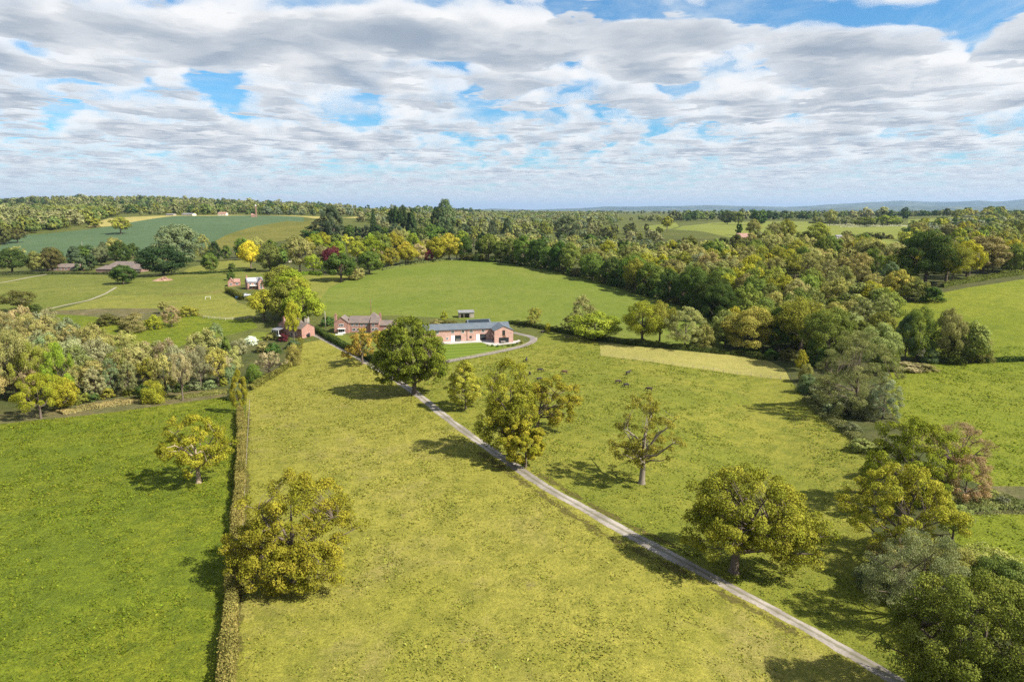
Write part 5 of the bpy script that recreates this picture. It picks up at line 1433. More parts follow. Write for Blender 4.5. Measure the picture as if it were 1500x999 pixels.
class House:
    """a building in its own frame: x along the front, y away from the viewer, z up"""
    def __init__(s, name, label, cat, pa, pb, group=None, zoff=-.15):
        a, b = (np.array(q) if len(q) == 3 else P(*q) for q in (pa, pb))
        s.L = float(np.linalg.norm(b[:2] - a[:2]))
        s.e = empty(name, (a[0], a[1], min(a[2], b[2]) + zoff), math.atan2(b[1] - a[1], b[0] - a[0]))
        tag(s.e, label, cat, group)
        s.w = MB(); s.r = MB()
    def gable(s, x0, x1, y0, y1, he, hr, axis='x', ov=.3, th=.16):
        """walls with gables and a two-slope roof; the ridge runs along axis"""
        if axis == 'x':
            ym = (y0 + y1) / 2
            s.w.prism([(y0, -1.2), (y1, -1.2), (y1, he), (ym, hr), (y0, he)], x0, x1, 'x')
            k = (hr - he) / (ym - y0)
            for (ya, yb) in ((y0 - ov, ym), (y1 + ov, ym)):
                za = he - ov * k
                s.r.prism([(ya, za + .04), (yb, hr + .04), (yb, hr + .04 + th), (ya, za + .04 + th)], x0 - ov * .6, x1 + ov * .6, 'x')
        else:
            xm = (x0 + x1) / 2
            s.w.prism([(x0, -1.2), (x1, -1.2), (x1, he), (xm, hr), (x0, he)], y0, y1, 'y')
            k = (hr - he) / (xm - x0)
            for (xa, xb) in ((x0 - ov, xm), (x1 + ov, xm)):
                za = he - ov * k
                s.r.prism([(xa, za + .055), (xb, hr + .055), (xb, hr + .055 + th), (xa, za + .055 + th)], y0 - ov * .6, y1 + ov * .6, 'y')
        return s
    def hip(s, x0, x1, y0, y1, he, hr, ov=.4):
        s.w.box(x0, y0, -1.2, x1, y1, he)
        X0, X1, Y0, Y1 = x0 - ov, x1 + ov, y0 - ov, y1 + ov; ym = (Y0 + Y1) / 2; d = (Y1 - Y0) / 2
        d = min(d, (X1 - X0) / 2 - .01)
        s.r.add([(X0, Y0, he), (X1, Y0, he), (X1, Y1, he), (X0, Y1, he), (X0 + d, ym, hr), (X1 - d, ym, hr)],
                [(0, 1, 5, 4), (1, 2, 5), (2, 3, 4, 5), (3, 0, 4), (3, 2, 1, 0)])
        return s
    def done(s, wm, rm):
        s.wo = s.w.build('wall', wm, s.e); s.ro = s.r.build('roof', rm, s.e); return s
    def window(s, x, z, w, h, face='front', y=0.0, frame=None, panes=2, name='window'):
        """frame standing 5 cm proud with a recessed pane behind its bars"""
        fr = MB(); b = .09
        xs = [0, w]
        fr.box(0, 0, 0, w, .12, b); fr.box(0, 0, h - b, w, .12, h)
        fr.box(0, 0, b, b, .12, h - b); fr.box(w - b, 0, b, w, .12, h - b)
        for i in range(1, panes): fr.box(w * i / panes - .03, .01, b, w * i / panes + .03, .11, h - b)
        o = fr.build(name, frame or WHITEP, s.e)
        g_ = MB().box(b * .9, .045, b * .9, w - b * .9, .075, h - b * .9).build('pane', GLASS, o)
        if face == 'front': o.location = (x, y - .06, z)
        elif face == 'west': o.location = (y - .06, x, z); o.rotation_euler = (0, 0, -math.pi / 2)
        elif face == 'east': o.location = (y + .06, x, z); o.rotation_euler = (0, 0, math.pi / 2)
        return o
    def chimney(s, x, y, z0, z1, w=.7, d=.5, mat=None):
        c = MB().box(x - w / 2, y - d / 2, z0, x + w / 2, y + d / 2, z1).box(x - w / 2 - .08, y - d / 2 - .08, z1, x + w / 2 + .08, y + d / 2 + .08, z1 + .15)
        o = c.build('chimney', mat or BRICKR, s.ro)
        for q in (-.17, .17):
            MB().tube([(x + q, y, z1 + .1), (x + q, y, z1 + .6)], [.13, .11], 8).build('chimney_pot', TILER, o)
        return o
    def panel(s, name, x0, x1, z0, z1, mat, y=0.0, t_=.05):
        return MB().box(x0, y - t_, z0, x1, y + .04, z1).build(name, mat, s.e)


# ---- the converted barn: long range with a wing towards the viewer
pa = P(620, 501.6); pb = P(719.5, 497.6)
sc_ = mpp(P(719.5, 497.6))
h = House('converted_barn', 'long L-shaped pink brick barn with blue slate roof behind a striped lawn', 'barn', pa, pb)
L = h.L; WG = 27.5 * sc_; PJ = 6.8; he = height_for(pb, 480.3); hr = he + 1.75
h.gable(0, L + WG, 0, 6.6, he, hr, 'x').gable(L, L + WG, -PJ, 3.2, he + .02, hr - .02, 'y')
h.done(BRICK, SLATE)
fx = lambda px: (px - 620) / (719.5 - 620) * L
for px in (630.5, 640.5, 662.5, 677.5, 690, 707.5): h.window(fx(px) - .5, he - 1.55, 1.15, 1.25, frame=WHITEP)
h.window(fx(653), .9, .95, .95); h.window(fx(687.5), 1.1, .85, .95, frame=DARKF)
h.panel('door', fx(660.5), fx(665.6), .12, 2.5, WHITEP).name = 'door'
h.window(fx(666), .1, fx(675) - fx(666), 2.35, frame=DARKF, panes=3, name='glazed_door')
h.panel('door', fx(697.3), fx(702.3), .12, 2.6, WHITEP)
h.window(fx(703), .1, fx(711.5) - fx(703), 2.5, frame=DARKF, panes=3, name='glazed_door')
MB().tube([(fx(683.8), -.09, .2), (fx(683.8), -.09, he - .2)], [.06, .06], 6).build('downpipe', DARKF, h.e)
MB().tube([(-.2, -.42, he - .12), (L - .4, -.42, he - .12)], [.07, .07], 6).build('gutter', DARKF, h.e)
h.window(L + WG * .42, 2.9, WG * .15, 2.1, y=-PJ, frame=BROWNF, panes=1)
h.window(L + WG * .24, .12, WG * .52, 2.0, y=-PJ, frame=DARKF, panes=3, name='glazed_door')
for yy in (-1.3, -3.4, -5.3): h.window(yy, he - 1.5, 1.0, 1.2, 'west', L, frame=DARKF)
h.window(-2.2, .15, 1.1, 2.2, 'west', L, frame=DARKF, panes=1, name='glazed_door'); h.window(-4.6, .8, 1.3, 1.3, 'west', L, frame=DARKF)
MB().box(L + WG * .44, -PJ - .06, 2.1, L + WG * .60, -PJ + .03, 2.75).build('timber_panel', BROWNF, h.e)
# outbuilding behind with a dark mono-pitch roof
h = House('outbuilding', 'low outbuilding with dark flat panels showing over the slate barn ridge', 'outbuilding', P(686, 486), P(719, 484.5))
h.gable(0, h.L, 0, 5, 3.4, 4.8, 'x'); h.done(BRICKD, SLATE)
MB().add([(.6, -.1, 4.05), (h.L - .6, -.1, 4.05), (h.L - .6, 1.75, 5.07), (.6, 1.75, 5.07), (.6, -.1, 4.2), (h.L - .6, -.1, 4.2), (h.L - .6, 1.75, 5.22), (.6, 1.75, 5.22)],
         [(0, 3, 2, 1), (4, 5, 6, 7), (0, 1, 5, 4), (1, 2, 6, 5), (2, 3, 7, 6), (3, 0, 4, 7)]).build('solar_panel', GLASS, h.e).location = (0, 0, -.25)
# field shelter
h = House('field_shelter', 'open-fronted grey timber field shelter on the slope behind the barn', 'shelter', P(672.5, 466.2), P(694.5, 465.6))
m_ = h.L
h.w.box(0, 3.6, -.8, m_, 3.75, 2.3).box(0, 0, -.8, .15, 3.6, 2.5).box(m_ - .15, 0, -.8, m_, 3.6, 2.5).box(m_ * .74, 0, -.8, m_ - .15, .12, 2.5)
h.r.prism([(-.4, 2.75), (4.1, 3.3), (4.1, 3.42), (-.4, 2.87)], -.25, m_ + .25, 'x')
h.done(TIMBER, GREYROOF)
for q in (.08, .33, .70): MB().box(m_ * q - .1, .0, -.8, m_ * q + .1, .2, 2.78).build('post', TIMBER, h.e)
MB().box(.15, -.02, 2.35, m_ - .15, .15, 2.78).build('beam', WHITEP, h.e)

# ---- farmhouse
pa = P(491, 487.5); pb = P(578, 486.5)
h = House('farmhouse', 'long red brick farmhouse with brown tiled roof and a pyramid roof behind', 'house', pa, pb)
L = h.L; k = L / 87
he = 4.5
h.gable(0, 21 * k, -1.2, 6, he, he + 2.3, 'y').gable(21 * k, 52 * k, 0, 6, he - .1, he + 2.2, 'x')
h.gable(52.5 * k, 65 * k, -1.0, 5.5, he, he + 2.0, 'x').gable(65.5 * k, 88 * k, 0, 5, 3.3, 4.9, 'x')
h.hip(46 * k, 60 * k, 4.2, 9.5, he + .9, he + 3.5)
h.done(BRICKR, TILE)
h.window(7 * k, 3.0, 2.0, 1.1, y=-1.2, panes=3); h.window(6.2 * k, .5, 2.6, 1.5, y=-1.2, panes=3)
bay = MB().box(5.6 * k, -2.1, -.6, 16 * k, -1.23, .5).box(5.3 * k, -2.2, 2.05, 16.3 * k, -1.23, 2.25).build('bay_window', WHITEP, h.e)
for x in (23.5, 30, 37, 44): h.window(x * k, 3.0, 1.2, 1.1, panes=2)
for x in (25, 32): h.window(x * k, .9, 1.5, 1.2, panes=2)
h.window(41 * k, .2, 1.2, 2.1, panes=1, name='glazed_door')
for x in (54.5, 59): h.window(x * k, 1.2, 1.2, 1.2, y=-1.0)
h.window(54.8 * k, 3.0, 1.2, 1.0, y=-1.0); h.window(72 * k, .9, 1.4, 1.2)
MB().tube([(51.7 * k, -.12, 0), (51.7 * k, -.12, he)], [.09, .09], 6).build('downpipe', DARKF, h.e)
h.chimney(-.1, 2.5, 1, he + 2.9, .9, .9); h.chimney(64.5 * k, 3.5, he, he + 3.1, .8, .7)
# garden terrace steps wall in front
MB().box(4 * k, -4.6, -.9, 15 * k, -4.3, .35).build('garden_wall', WHITEP, h.e)

# ---- lodge by the lane
h = House('lodge_house', 'small red brick lodge under lane trees with tall chimney', 'house', P(406.5, 489.5), P(442.5, 496.0))
L = h.L
h.gable(0, L * .46, .8, 8, 4.6, 6.6, 'y').gable(L * .46, L, 0, 6.5, 4.0, 6.0, 'x')
h.done(BRICKR, TILE)
h.chimney(L * .25, .7, -.5, 7.6, .8, .7)
h.window(L * .05, 3.0, 1.0, 1.1, y=.8); h.window(L * .34, 3.0, 1.0, 1.1, y=.8); h.window(L * .7, 1.0, 1.2, 1.2); h.window(L * .55, .2, 1.0, 2.0, panes=1, name='glazed_door')
cons = MB().box(-.6, -2.4, -.5, 4.0, -2.25, .7).box(-.6, -2.25, -.5, -.45, .78, .7).box(3.85, -2.25, -.5, 4.0, .78, .7)
for x in (-.6, .55, 1.7, 2.85, 3.88): cons.box(x, -2.4, .7, x + .12, -2.27, 2.4)
cons.box(-.6, -2.4, 2.4, 4.0, -2.25, 2.55)
c_ = cons.build('conservatory', WHITEP, h.e)
MB().prism([(-2.45, 2.56), (.76, 3.3), (.76, 3.4), (-2.45, 2.66)], -.65, 4.05, 'x').build('glass_roof', GREYROOF, c_)
MB().box(-.45, -2.33, .7, 3.88, -2.30, 2.4).build('pane', GLASS, c_)

# ---- cottages in the paddocks
h = House('cottage', 'red brick cottage with grey roof and white porch beside the avenue', 'house', P(363, 424.5), P(386, 422.5))
L = h.L
h.gable(0, L, 0, 6.5, 4.2, 6.6, 'x').gable(L * .62, L, -2.6, 3.2, 4.2, 6.4, 'y'); h.done(BRICKR, GREYROOF)
h.window(L * .1, 2.7, 1.3, 1.1); h.window(L * .4, 2.7, 1.3, 1.1); h.window(L * .1, .7, 1.5, 1.2); h.window(L * .72, 2.6, 1.3, 1.1, y=-2.6); h.window(L * .72, .6, 1.5, 1.3, y=-2.6)
MB().box(L * .15, -1.8, 2.35, L * .6, -.05, 2.5).build('porch_roof', WHITEP, h.e)
MB().prism([(-.1, 5.0), (2.6, 6.3), (2.6, 6.42), (-.1, 5.12)], L * .05, L * .58, 'x').build('roof_highlight', WHITEP, h.e).location = (0, .2, .03)  # white slab painting the bright highlight on the grey roof
h.chimney(L * .05, 3.2, 5, 7.6)
h = House('cottage', 'low brick outhouse with pale hipped roof west of the grey-roofed cottage', 'house', P(334, 420), P(350, 419))
L = h.L
h.gable(0, L * .55, 0, 5, 2.7, 4.8, 'y').gable(L * .55, L * 1.1, 1, 6, 2.6, 4.3, 'x'); h.done(BRICKR, TILER)
h.window(L * .15, .9, 1.4, 1.1); h.window(L * .7, .9, 1.4, 1.1, y=1)
h = House('bungalow', 'long low brown-roofed bungalow among dark garden trees', 'house', P(68, 397), P(115, 396.5))
L = h.L
h.gable(0, L, 0, 8, 2.8, 5.2, 'x'); h.done(BRICKD, TILE)
for q in (.08, .24, .4, .58, .74, .88): h.window(L * q, .9, 1.7, 1.2)
h.chimney(L * .92, 3.5, 4, 6.6)
h = House('bungalow', 'wide bungalow with big hipped brown roof behind the round dark tree', 'house', P(150, 399.5), P(207, 399))
L = h.L
h.hip(0, L, 0, 14, 3.0, 8.2); h.hip(-L * .1, L * .4, -2.5, 7, 2.9, 5.6); h.done(BRICKD, TILE)
for q in (.45, .6, .75, .88): h.window(L * q, .8, 2.0, 1.4)

# ---- far buildings
def far(name, label, cat, a, b, he, hr, dep, wm, rm, nwin=3):
    h = House(name, label, cat, P(*a), P(*b)); L = h.L
    h.gable(0, L, 0, dep, he, hr, 'x'); h.done(wm, rm)
    for i in range(nwin): h.window(L * (i + .5) / nwin - .7, he * .35, 1.5, 1.3)
    return h


far('farm_building', 'long white farm building on the ridge beyond the corn field', 'farm building', (266, 316), (282, 316), 2.6, 4.2, 9, CREAM, GREYROOF)
far('farm_building', 'second low pale farm building on the ridge beyond the corn field', 'farm building', (243, 316), (254, 316), 2.2, 3.4, 9, TIMBER, GREYROOF)
far('farm_cottage', 'far pinkish cottage with red roof on the ridge among trees', 'house', (319, 316), (331, 316), 3, 6, 9, CREAM, TILER)
far('farm_cottage', 'tiny red-roofed house at the foot of the brick tower', 'house', (368, 318), (373, 318), 3, 5.5, 6, BRICKR, TILER, 1)
far('village_house', 'pale gabled house with brown roof over the shaded belt of trees', 'house', (845, 326), (857, 325.5), 5, 8.5, 9, WHITEP, TILER, 2)
far('village_house', 'low brown-roofed house right beside the pale gabled house', 'house', (880, 327), (893, 326.5), 4, 6.5, 9, CREAM, TILE, 2)
far('village_house', 'pink-roofed house among trees of the valley wood top', 'house', (1082, 354), (1100, 354), 4.5, 8, 9, BRICK, TILER, 3)
far('village_house', 'white low house by thorn bushes in the far green fields', 'house', (1226, 350), (1234, 350), 2.6, 4, 6, CREAM, GREYROOF, 2)
far('village_house', 'pink-roofed house peeping through the garden trees above the hill field', 'house', (551, 381), (562, 380), 4.5, 8.5, 8, CREAM, TILER, 2)
far('village_house', 'white house glimpsed behind the brown-leaved garden tree', 'house', (415, 385), (428, 384), 4.5, 7, 8, CREAM, TILE, 2)
p = P(375.5, 318); Ht = height_for(p, 300)
tw = empty('brick_tower', (p[0], p[1], p[2] - .2)); tag(tw, 'slender brick tower with white cap on the ridge beyond the corn field', 'tower')
w_ = 1.1 * mpp(p)
MB().box(-w_ * .55, -w_ * .55, -1, w_ * .55, w_ * .55, Ht * .9).build('shaft', BRICKR, tw)
MB().box(-w_ * .7, -w_ * .7, Ht * .9, w_ * .7, w_ * .7, Ht * .96).box(-w_ * .45, -w_ * .45, Ht * .96, w_ * .45, w_ * .45, Ht).build('cap', WHITEP, tw)

# ---------------------------------------------------------------- poles, fences
def pole(px, py, top, label, arm=True):
    p = P(px, py); Ht = height_for(p, top); e = empty('telegraph_pole', (p[0], p[1], p[2] - .1)); tag(e, label, 'pole')
    MB().tube([(0, 0, -.5), (0, 0, Ht)], [.17, .12], 8).build('shaft', BROWNF if arm else TIMBER, e, True)
    if arm: MB().box(-.7, -.06, Ht - .7, .7, .06, Ht - .55).build('crossarm', TIMBER, e)
    else: MB().tube([(0, 0, Ht - .1), (0, 0, Ht + .15)], [.13, .02], 8).build('cap', LEAD, e)


pole(544, 472, 439, 'dark telegraph pole rising behind the farmhouse roof')
pole(477, 480, 456, 'pale grey pole at the garden gable end of the farmhouse', False)
pole(121, 367, 354, 'pale post standing in the corn field above the bungalows', False)


def fence(name, line, label, mat, h=1.15, gap=2.6, rails=(.45, .95), w=.11, cat='fence', rail_w=.05):
    d = densify_open([P(*q) for q in line], gap)
    d = [np.array([q[0], q[1], float(hgt(*q))]) for q in d][:100]
    e = empty(name, d[0]); tag(e, label, cat)
    pm = MB().box(-w / 2, -w / 2, -.3, w / 2, w / 2, h).mesh('post', mat)
    for q in d:
        o = link('post', pm, e); o.location = q - d[0]
    for z in rails:
        MB().tube([q - d[0] + np.array([0, 0, z]) for q in d], [rail_w] * len(d), 4).build('rail', mat, e)


fence('post_and_rail_fence', [(655, 532), (690, 525.5), (730, 517.5), (760, 511), (779, 504), (787, 498)], 'post and rail fence curving round the outside of the gravel loop', plain('split_chestnut', (.29, .245, .20), .9, .15, 3), 1.25, 2.3, (.4, .8, 1.15), .13, rail_w=.06)
fence('stock_fence', [(880, 522), (930, 528), (1000, 538), (1060, 545.5), (1100, 551), (1158, 557)], 'wire stock fence along the lower edge of the mown strip', TIMBER, 1.1, 3.2, (.5, 1.0), .1, rail_w=.015)
fence('paddock_fence', [(298, 466), (330, 469), (352, 468), (372, 466)], 'pale paddock fence in front of the rounded yellow-leaved oak', plain('pale_rail', (.5, .47, .4), .8, .1), 1.2, 2.6, (.5, 1.05), .12)
fence('paddock_fence', [(240, 434), (280, 433), (315, 430), (335, 425)], 'thin dark paddock fence leading west from the cottage', BROWNF, 1.1, 4, (.5, 1.0), .12)
fence('paddock_fence', [(282, 458), (292, 463), (300, 467)], 'short dark fence beside the paddock scrub', BROWNF, 1.1, 3, (.5, 1.0), .12)
fence('lane_fence', [(366, 590), (363, 640), (360, 700), (357, 760), (354, 830)], 'thin wire fence beside the long flailed hedge', TIMBER, 1.0, 4, (.5, .95), .07, rail_w=.012)

# ---------------------------------------------------------------- vehicles
TYRE = plain('tyre_rubber', (.02, .02, .02), .9, .1); RIM = plain('alloy', (.5, .5, .5), .35, .05, metal=1)
CARP = objcol('car_paint', .3)
LAMP = plain('lamp_lens', (.6, .6, .58), .2, .02)


def car(px, py, yaw, col, label, van=False):
    p = P(px, py); e = empty('parked_van' if van else 'parked_car', (p[0], p[1], p[2] + .08), yaw); tag(e, label, 'van' if van else 'car')
    b = MB()
    if van: prof = [(-2.5, .35), (2.5, .35), (2.55, .95), (1.9, 1.2), (1.2, 2.15), (-2.4, 2.2), (-2.5, 1.6)]
    else: prof = [(-2.15, .32), (2.1, .32), (2.18, .68), (2.0, .86), (.95, .98), (.25, 1.42), (-1.2, 1.46), (-1.95, 1.02), (-2.18, .95)]
    b.prism([(x, z) for x, z in prof], -.86, .86, 'y')
    bo = b.build('body', CARP, e); bo.color = c4(col); md = bo.modifiers.new('soft', 'BEVEL'); md.width = .07; md.segments = 2; md.limit_method = 'ANGLE'
    if van: MB().add([(1.25, -.75, 2.08), (1.25, .75, 2.08), (1.88, .75, 1.26), (1.88, -.75, 1.26)], [(0, 1, 2, 3)]).build('windscreen', GLASS, e).location = (.03, 0, .02)
    else:
        MB().add([(.30, -.70, 1.39), (.30, .70, 1.39), (.92, .74, 1.01), (.92, -.74, 1.01)], [(0, 1, 2, 3)]).build('windscreen', GLASS, e).location = (.03, 0, .02)
        MB().add([(-1.24, -.7, 1.43), (-1.24, .7, 1.43), (-1.9, .74, 1.06), (-1.9, -.74, 1.06)], [(3, 2, 1, 0)]).build('rear_window', GLASS, e).location = (-.03, 0, .02)
    for s in (-1, 1):
        z0, z1 = (1.25, 1.9) if van else (1.0, 1.36)
        x0, x1 = (.9, 1.5) if van else (-1.55, .75)
        MB().prism([(x0, z0), (x1, z0), (x1 - .5, z1), (x0 + .35, z1)], s * .862 - .012, s * .862 + .012, 'y').build('side_window', GLASS, e)
        for x in (-1.35, 1.35):
            w = MB().tube([(x, s * .70, .33), (x, s * .90, .33)], [.33, .33], 14).build('wheel', TYRE, e)
            MB().tube([(x, s * .895, .33), (x, s * .915, .33)], [.2, .2], 10).build('rim', RIM, w)
        MB().box(2.08, s * .62 - .16, .62, 2.21, s * .62 + .16, .76).build('headlight', LAMP, e)


car(452, 492.5, R(95), (.03, .03, .035), 'dark car parked on the pale yard beside the lodge')
car(449.5, 478, R(95), (.75, .75, .75), 'white car parked further up the lane behind the dark car')
car(352, 437, R(12), (.12, .30, .55), 'light blue car parked on the cottage drive')
car(361, 434, R(60), (.55, .57, .6), 'silver car parked next to the light blue one')

# ---------------------------------------------------------------- cattle
def skin_mesh(name, joints, bones, mat):
    me = bpy.data.meshes.new(name); me.from_pydata([j[0] for j in joints], bones, [])
    o = bpy.data.objects.new(name, me); COL.objects.link(o)
    md = o.modifiers.new('skin', 'SKIN'); md.use_smooth_shade = True
    for v, j in zip(me.skin_vertices[0].data, joints): v.radius = (j[1], j[1] if len(j) < 3 else j[2]); 
    me.skin_vertices[0].data[0].use_root = True
    o.modifiers.new('sub', 'SUBSURF').levels = 2; o.modifiers['sub'].render_levels = 2
    dg = bpy.context.evaluated_depsgraph_get(); dg.update()
    ev = bpy.data.meshes.new_from_object(o.evaluated_get(dg)); ev.name = name
    bpy.data.objects.remove(o)
    ev.materials.clear(); ev.materials.append(mat)
    return ev


HIDE = objcol('cattle_hide', .85)


def cow_mesh(graze):
    J = [((0, 0, 1.0), .36), ((.55, 0, 1.02), .34), ((.85, 0, 1.1), .24), ((-.55, 0, 1.02), .36), ((-.85, 0, 1.08), .27)]
    B = [(0, 1), (1, 2), (0, 3), (3, 4)]
    if graze: hd = [((1.1, 0, .88), .17), ((1.3, 0, .5), .14), ((1.48, 0, .2), .09), ((1.52, 0, .08), .075)]
    else: hd = [((1.1, 0, 1.32), .17), ((1.3, 0, 1.48), .145), ((1.52, 0, 1.38), .10), ((1.66, 0, 1.28), .08)]
    o = len(J); J += hd; B += [(2, o), (o, o + 1), (o + 1, o + 2), (o + 2, o + 3)]
    hx, hy, hz = hd[1][0]
    for s in (-1, 1):
        a = len(J)                                     # fore leg
        J += [((.6, s * .2, .75), .13), ((.62, s * .22, .42), .075), ((.6, s * .22, .08), .06), ((.64, s * .22, .02), .065)]
        B += [(1, a), (a, a + 1), (a + 1, a + 2), (a + 2, a + 3)]
        a = len(J)                                     # hind leg: knee forward, hock back
        J += [((-.68, s * .22, .78), .16), ((-.58, s * .24, .6), .1), ((-.84, s * .24, .42), .065), ((-.78, s * .24, .08), .055), ((-.73, s * .24, .02), .065)]
        B += [(3, a), (a, a + 1), (a + 1, a + 2), (a + 2, a + 3), (a + 3, a + 4)]
        a = len(J); J += [((hx - .03, s * .18, hz + .1), .05), ((hx - .06, s * .30, hz + .06), .035)]
        B += [(o + 1, a), (a, a + 1)]
    a = len(J); J += [((-1.08, 0, 1.12), .06), ((-1.16, 0, .75), .035), ((-1.15, 0, .45), .05)]; B += [(4, a), (a, a + 1), (a + 1, a + 2)]
    return skin_mesh('cow', J, B, HIDE)


CM = {True: cow_mesh(True), False: cow_mesh(False)}
for px, py, yaw, gz, c, lab_ in [
        (771, 530, 80, False, (.02, .017, .015), 'black cow standing alone nearest the gravel loop fence'),
        (791, 545, 5, True, (.022, .018, .016), 'black cow grazing side-on above the middle oak clump'),
        (776, 550, 95, True, (.02, .017, .015), 'black cow seen end-on beside the tall uneven oak'),
        (790, 558, 20, True, (.024, .02, .018), 'black cow grazing lowest down behind the leaning oak'),
        (827, 548, 175, True, (.09, .04, .022), 'red-brown cow grazing outermost from the middle oak clump'),
        (653, 534, 15, False, (.03, .018, .013), 'dark cow at the lower end of the gravel loop fence'),
        (920, 549, 40, False, (.025, .02, .018), 'dark cow standing highest of the four above the half-bare oak'),
        (905, 562, 10, True, (.04, .022, .015), 'dark brown cow at the lane-side end of the four above the half-bare oak'),
        (917, 567, 190, True, (.022, .018, .016), 'black cow lowest in the middle of the four above the half-bare oak'),
        (951, 573, 160, True, (.05, .028, .018), 'brown cow furthest from the lane of the four above the half-bare oak'.replace('furthest', 'most distant')),
        (795, 488, 30, True, (.03, .024, .02), 'dark cow grazing close to the foot hedge by the orange-leaved oak'),
        (831, 496, 0, True, (.09, .075, .06), 'dun cow grazing under the tall pale airy tree')]:
    p = P(px, py); o = link('cow', CM[gz]); o.location = (p[0], p[1], p[2]); o.rotation_euler = (0, 0, R(yaw)); o.color = c4(c); s_ = .84 + .12 * RS.rand(); o.scale = (s_, s_, s_)
    tag(o, lab_, 'cow', 'cattle in the pasture')

# ---------------------------------------------------------------- small things
# heap of rubble in the paddock
rs = np.random.RandomState(5)
p = P(240, 411); mb = MB()
V = []; n = 14
for i in range(n):
    for j in range(5):
        q = 2 * math.pi * i / n; r_ = (1 - j / 4.2) * (1 + .25 * rs.randn() * (j < 4)); V.append((5.0 * r_ * math.cos(q), 2.2 * r_ * math.sin(q), -.2 + 2.3 * (j / 4) ** .8 * (1 + .2 * rs.randn())))
mb.add(V, [((i * 5 + j), ((i + 1) % n) * 5 + j, ((i + 1) % n) * 5 + j + 1, i * 5 + j + 1) for i in range(n) for j in range(4)] + [tuple(i * 5 + 4 for i in range(n))])
o = mb.build('soil_heap', plain('brown_earth', (.33, .20, .14), .95, .3, 1.2)); o.location = p; tag(o, 'heap of reddish brown earth in the paddock in front of the evergreen oak', 'heap')
# white goal frame
p = P(301, 439); e = empty('goal_frame', p, R(35)); tag(e, 'small white goal frame on the paddock grass near the cottage hedge', 'goal')
for x in (0, 2.6): MB().tube([(x, 0, -.2), (x, 0, 1.5)], [.06, .06], 6).build('post', WHITEP, e)
MB().tube([(0, 0, 1.5), (2.6, 0, 1.5)], [.06, .06], 6).build('crossbar', WHITEP, e)
for x in (0, 2.6): MB().tube([(x, 0, 1.5), (x, 1.0, 0)], [.05, .05], 6).build('stay', WHITEP, e)


def table(px, py, rz, label):
    p = P(px, py); e = empty('garden_table', (p[0], p[1], p[2] + .02), rz); tag(e, label, 'table')
    MB().box(-.9, -.45, .70, .9, .45, .75).build('tabletop', TIMBER, e)
    for x in (-.8, .8):
        for y in (-.36, .36): MB().box(x - .04, y - .04, 0, x + .04, y + .04, .70).build('leg', TIMBER, e)
    for s in (-1, 1):
        b = empty('garden_bench', (p[0] - s * .85 * math.sin(rz), p[1] + s * .85 * math.cos(rz), p[2] + .02), rz)
        tag(b, f"{'bench' if s > 0 else 'bench'} on the {'house' if s > 0 else 'lawn'} side of the {label}", 'bench')
        MB().box(-.85, -.16, .42, .85, .16, .46).build('seat', TIMBER, b)
        for x in (-.7, .7): MB().box(x - .03, -.13, 0, x + .03, .13, .42).build('leg', TIMBER, b)


table(671, 499.4, R(10), 'timber table outside the long barn front')
table(737, 502.6, R(15), 'timber table before the barn gable')
# planting along the terrace
row([(712, 506.5), (730, 508.5), (748, 507.5), (764, 503)], 2.2, 1.0, [('bush', 'grey'), ('bush', 'olive'), ('bush', 'green')], 'in the terrace border from the lawn corner', 'border_plant', 'low plants along the barn terrace', wk=1.1, cat='shrub')
print('individual wood trees', WOODN[0], 'objects', len(scene.objects))

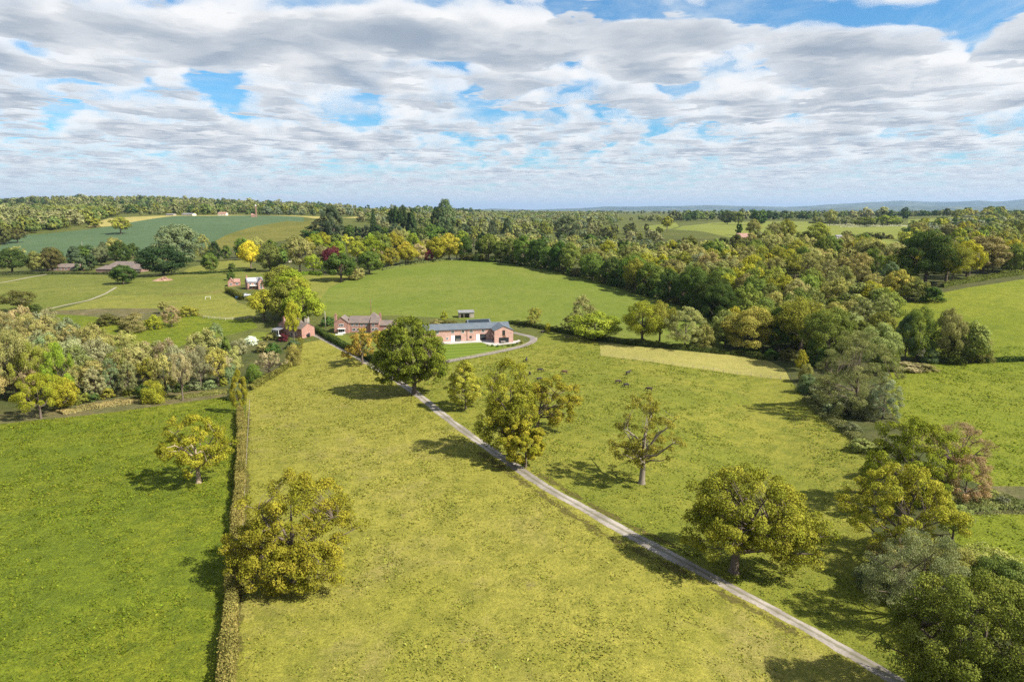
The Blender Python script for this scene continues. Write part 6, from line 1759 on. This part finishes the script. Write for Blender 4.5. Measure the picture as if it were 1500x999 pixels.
# ---------------------------------------------------------------- grass standing on the nearer fields
def sward(mat_key, cols, n, box, size, up):
    """short leaning blades and tussocks over one field; colour differs from tussock to tussock"""
    rs = np.random.RandomState(hash_(mat_key))
    x = box[0] + (box[1] - box[0]) * rs.rand(n * 3)
    y = 52 + (box[3] - 52) * rs.rand(n * 3) ** 1.35
    m = np.abs(x) < y * .80 + 12
    x, y = x[m], y[m]
    keep = np.zeros(len(x), bool); taken = np.zeros(len(x), bool)
    for nm, mt, w in RW:
        i = inside(w, x, y) & ~taken
        taken |= i
        if mt == mat_key: keep |= i
    x, y = x[keep], y[keep]
    # no grass on the lane
    d = np.full(len(x), 99.0)
    for i in range(len(LW) - 1):
        a, b = LW[i], LW[i + 1]; ab = b - a
        q = np.clip(((x - a[0]) * ab[0] + (y - a[1]) * ab[1]) / (ab @ ab), 0, 1)
        d = np.minimum(d, np.hypot(x - a[0] - q * ab[0], y - a[1] - q * ab[1]))
    # clumping
    g = np.sin(x * .9 + 2 * np.sin(y * .31)) * np.sin(y * .8 + 2 * np.sin(x * .27)) + .8 * np.sin(x * .21 + 1.5 * np.sin(y * .13)) * np.sin(y * .17 + 2 * np.sin(x * .11))
    k = (d > 1.6) & (rs.rand(len(x)) < .45 + .4 * g)
    x, y, g = x[k][:n], y[k][:n], g[k][:n]
    n = len(x)
    p = np.column_stack([x, y, hgt(x, y) + .05 + .06 * rs.rand(n)])
    nv = unit(np.column_stack([rs.randn(n) * .55, rs.randn(n) * .55, np.full(n, up)]))
    u = unit(np.cross(nv, rs.randn(n, 3))); v = np.cross(nv, u)
    s = size * (.5 + .9 * rs.rand(n)) * (1 + .25 * np.clip(g, -1, 1)) * (y / 110) ** .35
    su = u * s[:, None] * .5; sv = v * s[:, None] * .26
    V = np.stack([p - su, p - sv, p + su, p + sv], 1).reshape(-1, 3)
    c = np.array(cols)[rs.choice(len(cols), n, p=np.array([.50, .42, .08]))] * (1 + .14 * rs.randn(n, 1)) * (1 + .04 * rs.randn(n, 3))
    me = mesh_np('grass', V, quads=np.arange(n * 4).reshape(-1, 4), mats=[M_LEAFMASS])
    at = me.attributes.new('tone', 'FLOAT', 'FACE'); at.data.foreach_set('value', np.clip(.28 + .2 * rs.randn(n), 0, 1).astype(np.float32))
    tc_ = np.repeat(np.column_stack([np.clip(c, .005, .9), np.ones(n)]), 4, 0).astype(np.float32)
    me.color_attributes.new('tint', 'FLOAT_COLOR', 'CORNER').data.foreach_set('color', tc_.ravel())
    tag(link('grass', me), kind='stuff')


LW = [P(*q)[:2] for q in LANE]
sward('middle', [(.192, .180, .028), (.220, .192, .044), (.120, .122, .018)], 110000, (-95, 120, 52, 250), .34, 1.0)
sward('left', [(.122, .140, .012), (.165, .166, .018), (.070, .094, .010)], 90000, (-170, -30, 52, 200), .34, 1.0)
sward('cow', [(.135, .148, .019), (.185, .178, .028), (.080, .105, .012)], 90000, (-60, 130, 60, 260), .36, 1.0)
sward('right', [(.130, .150, .013), (.155, .168, .018), (.082, .108, .010)], 50000, (50, 190, 70, 240), .36, 1.0)
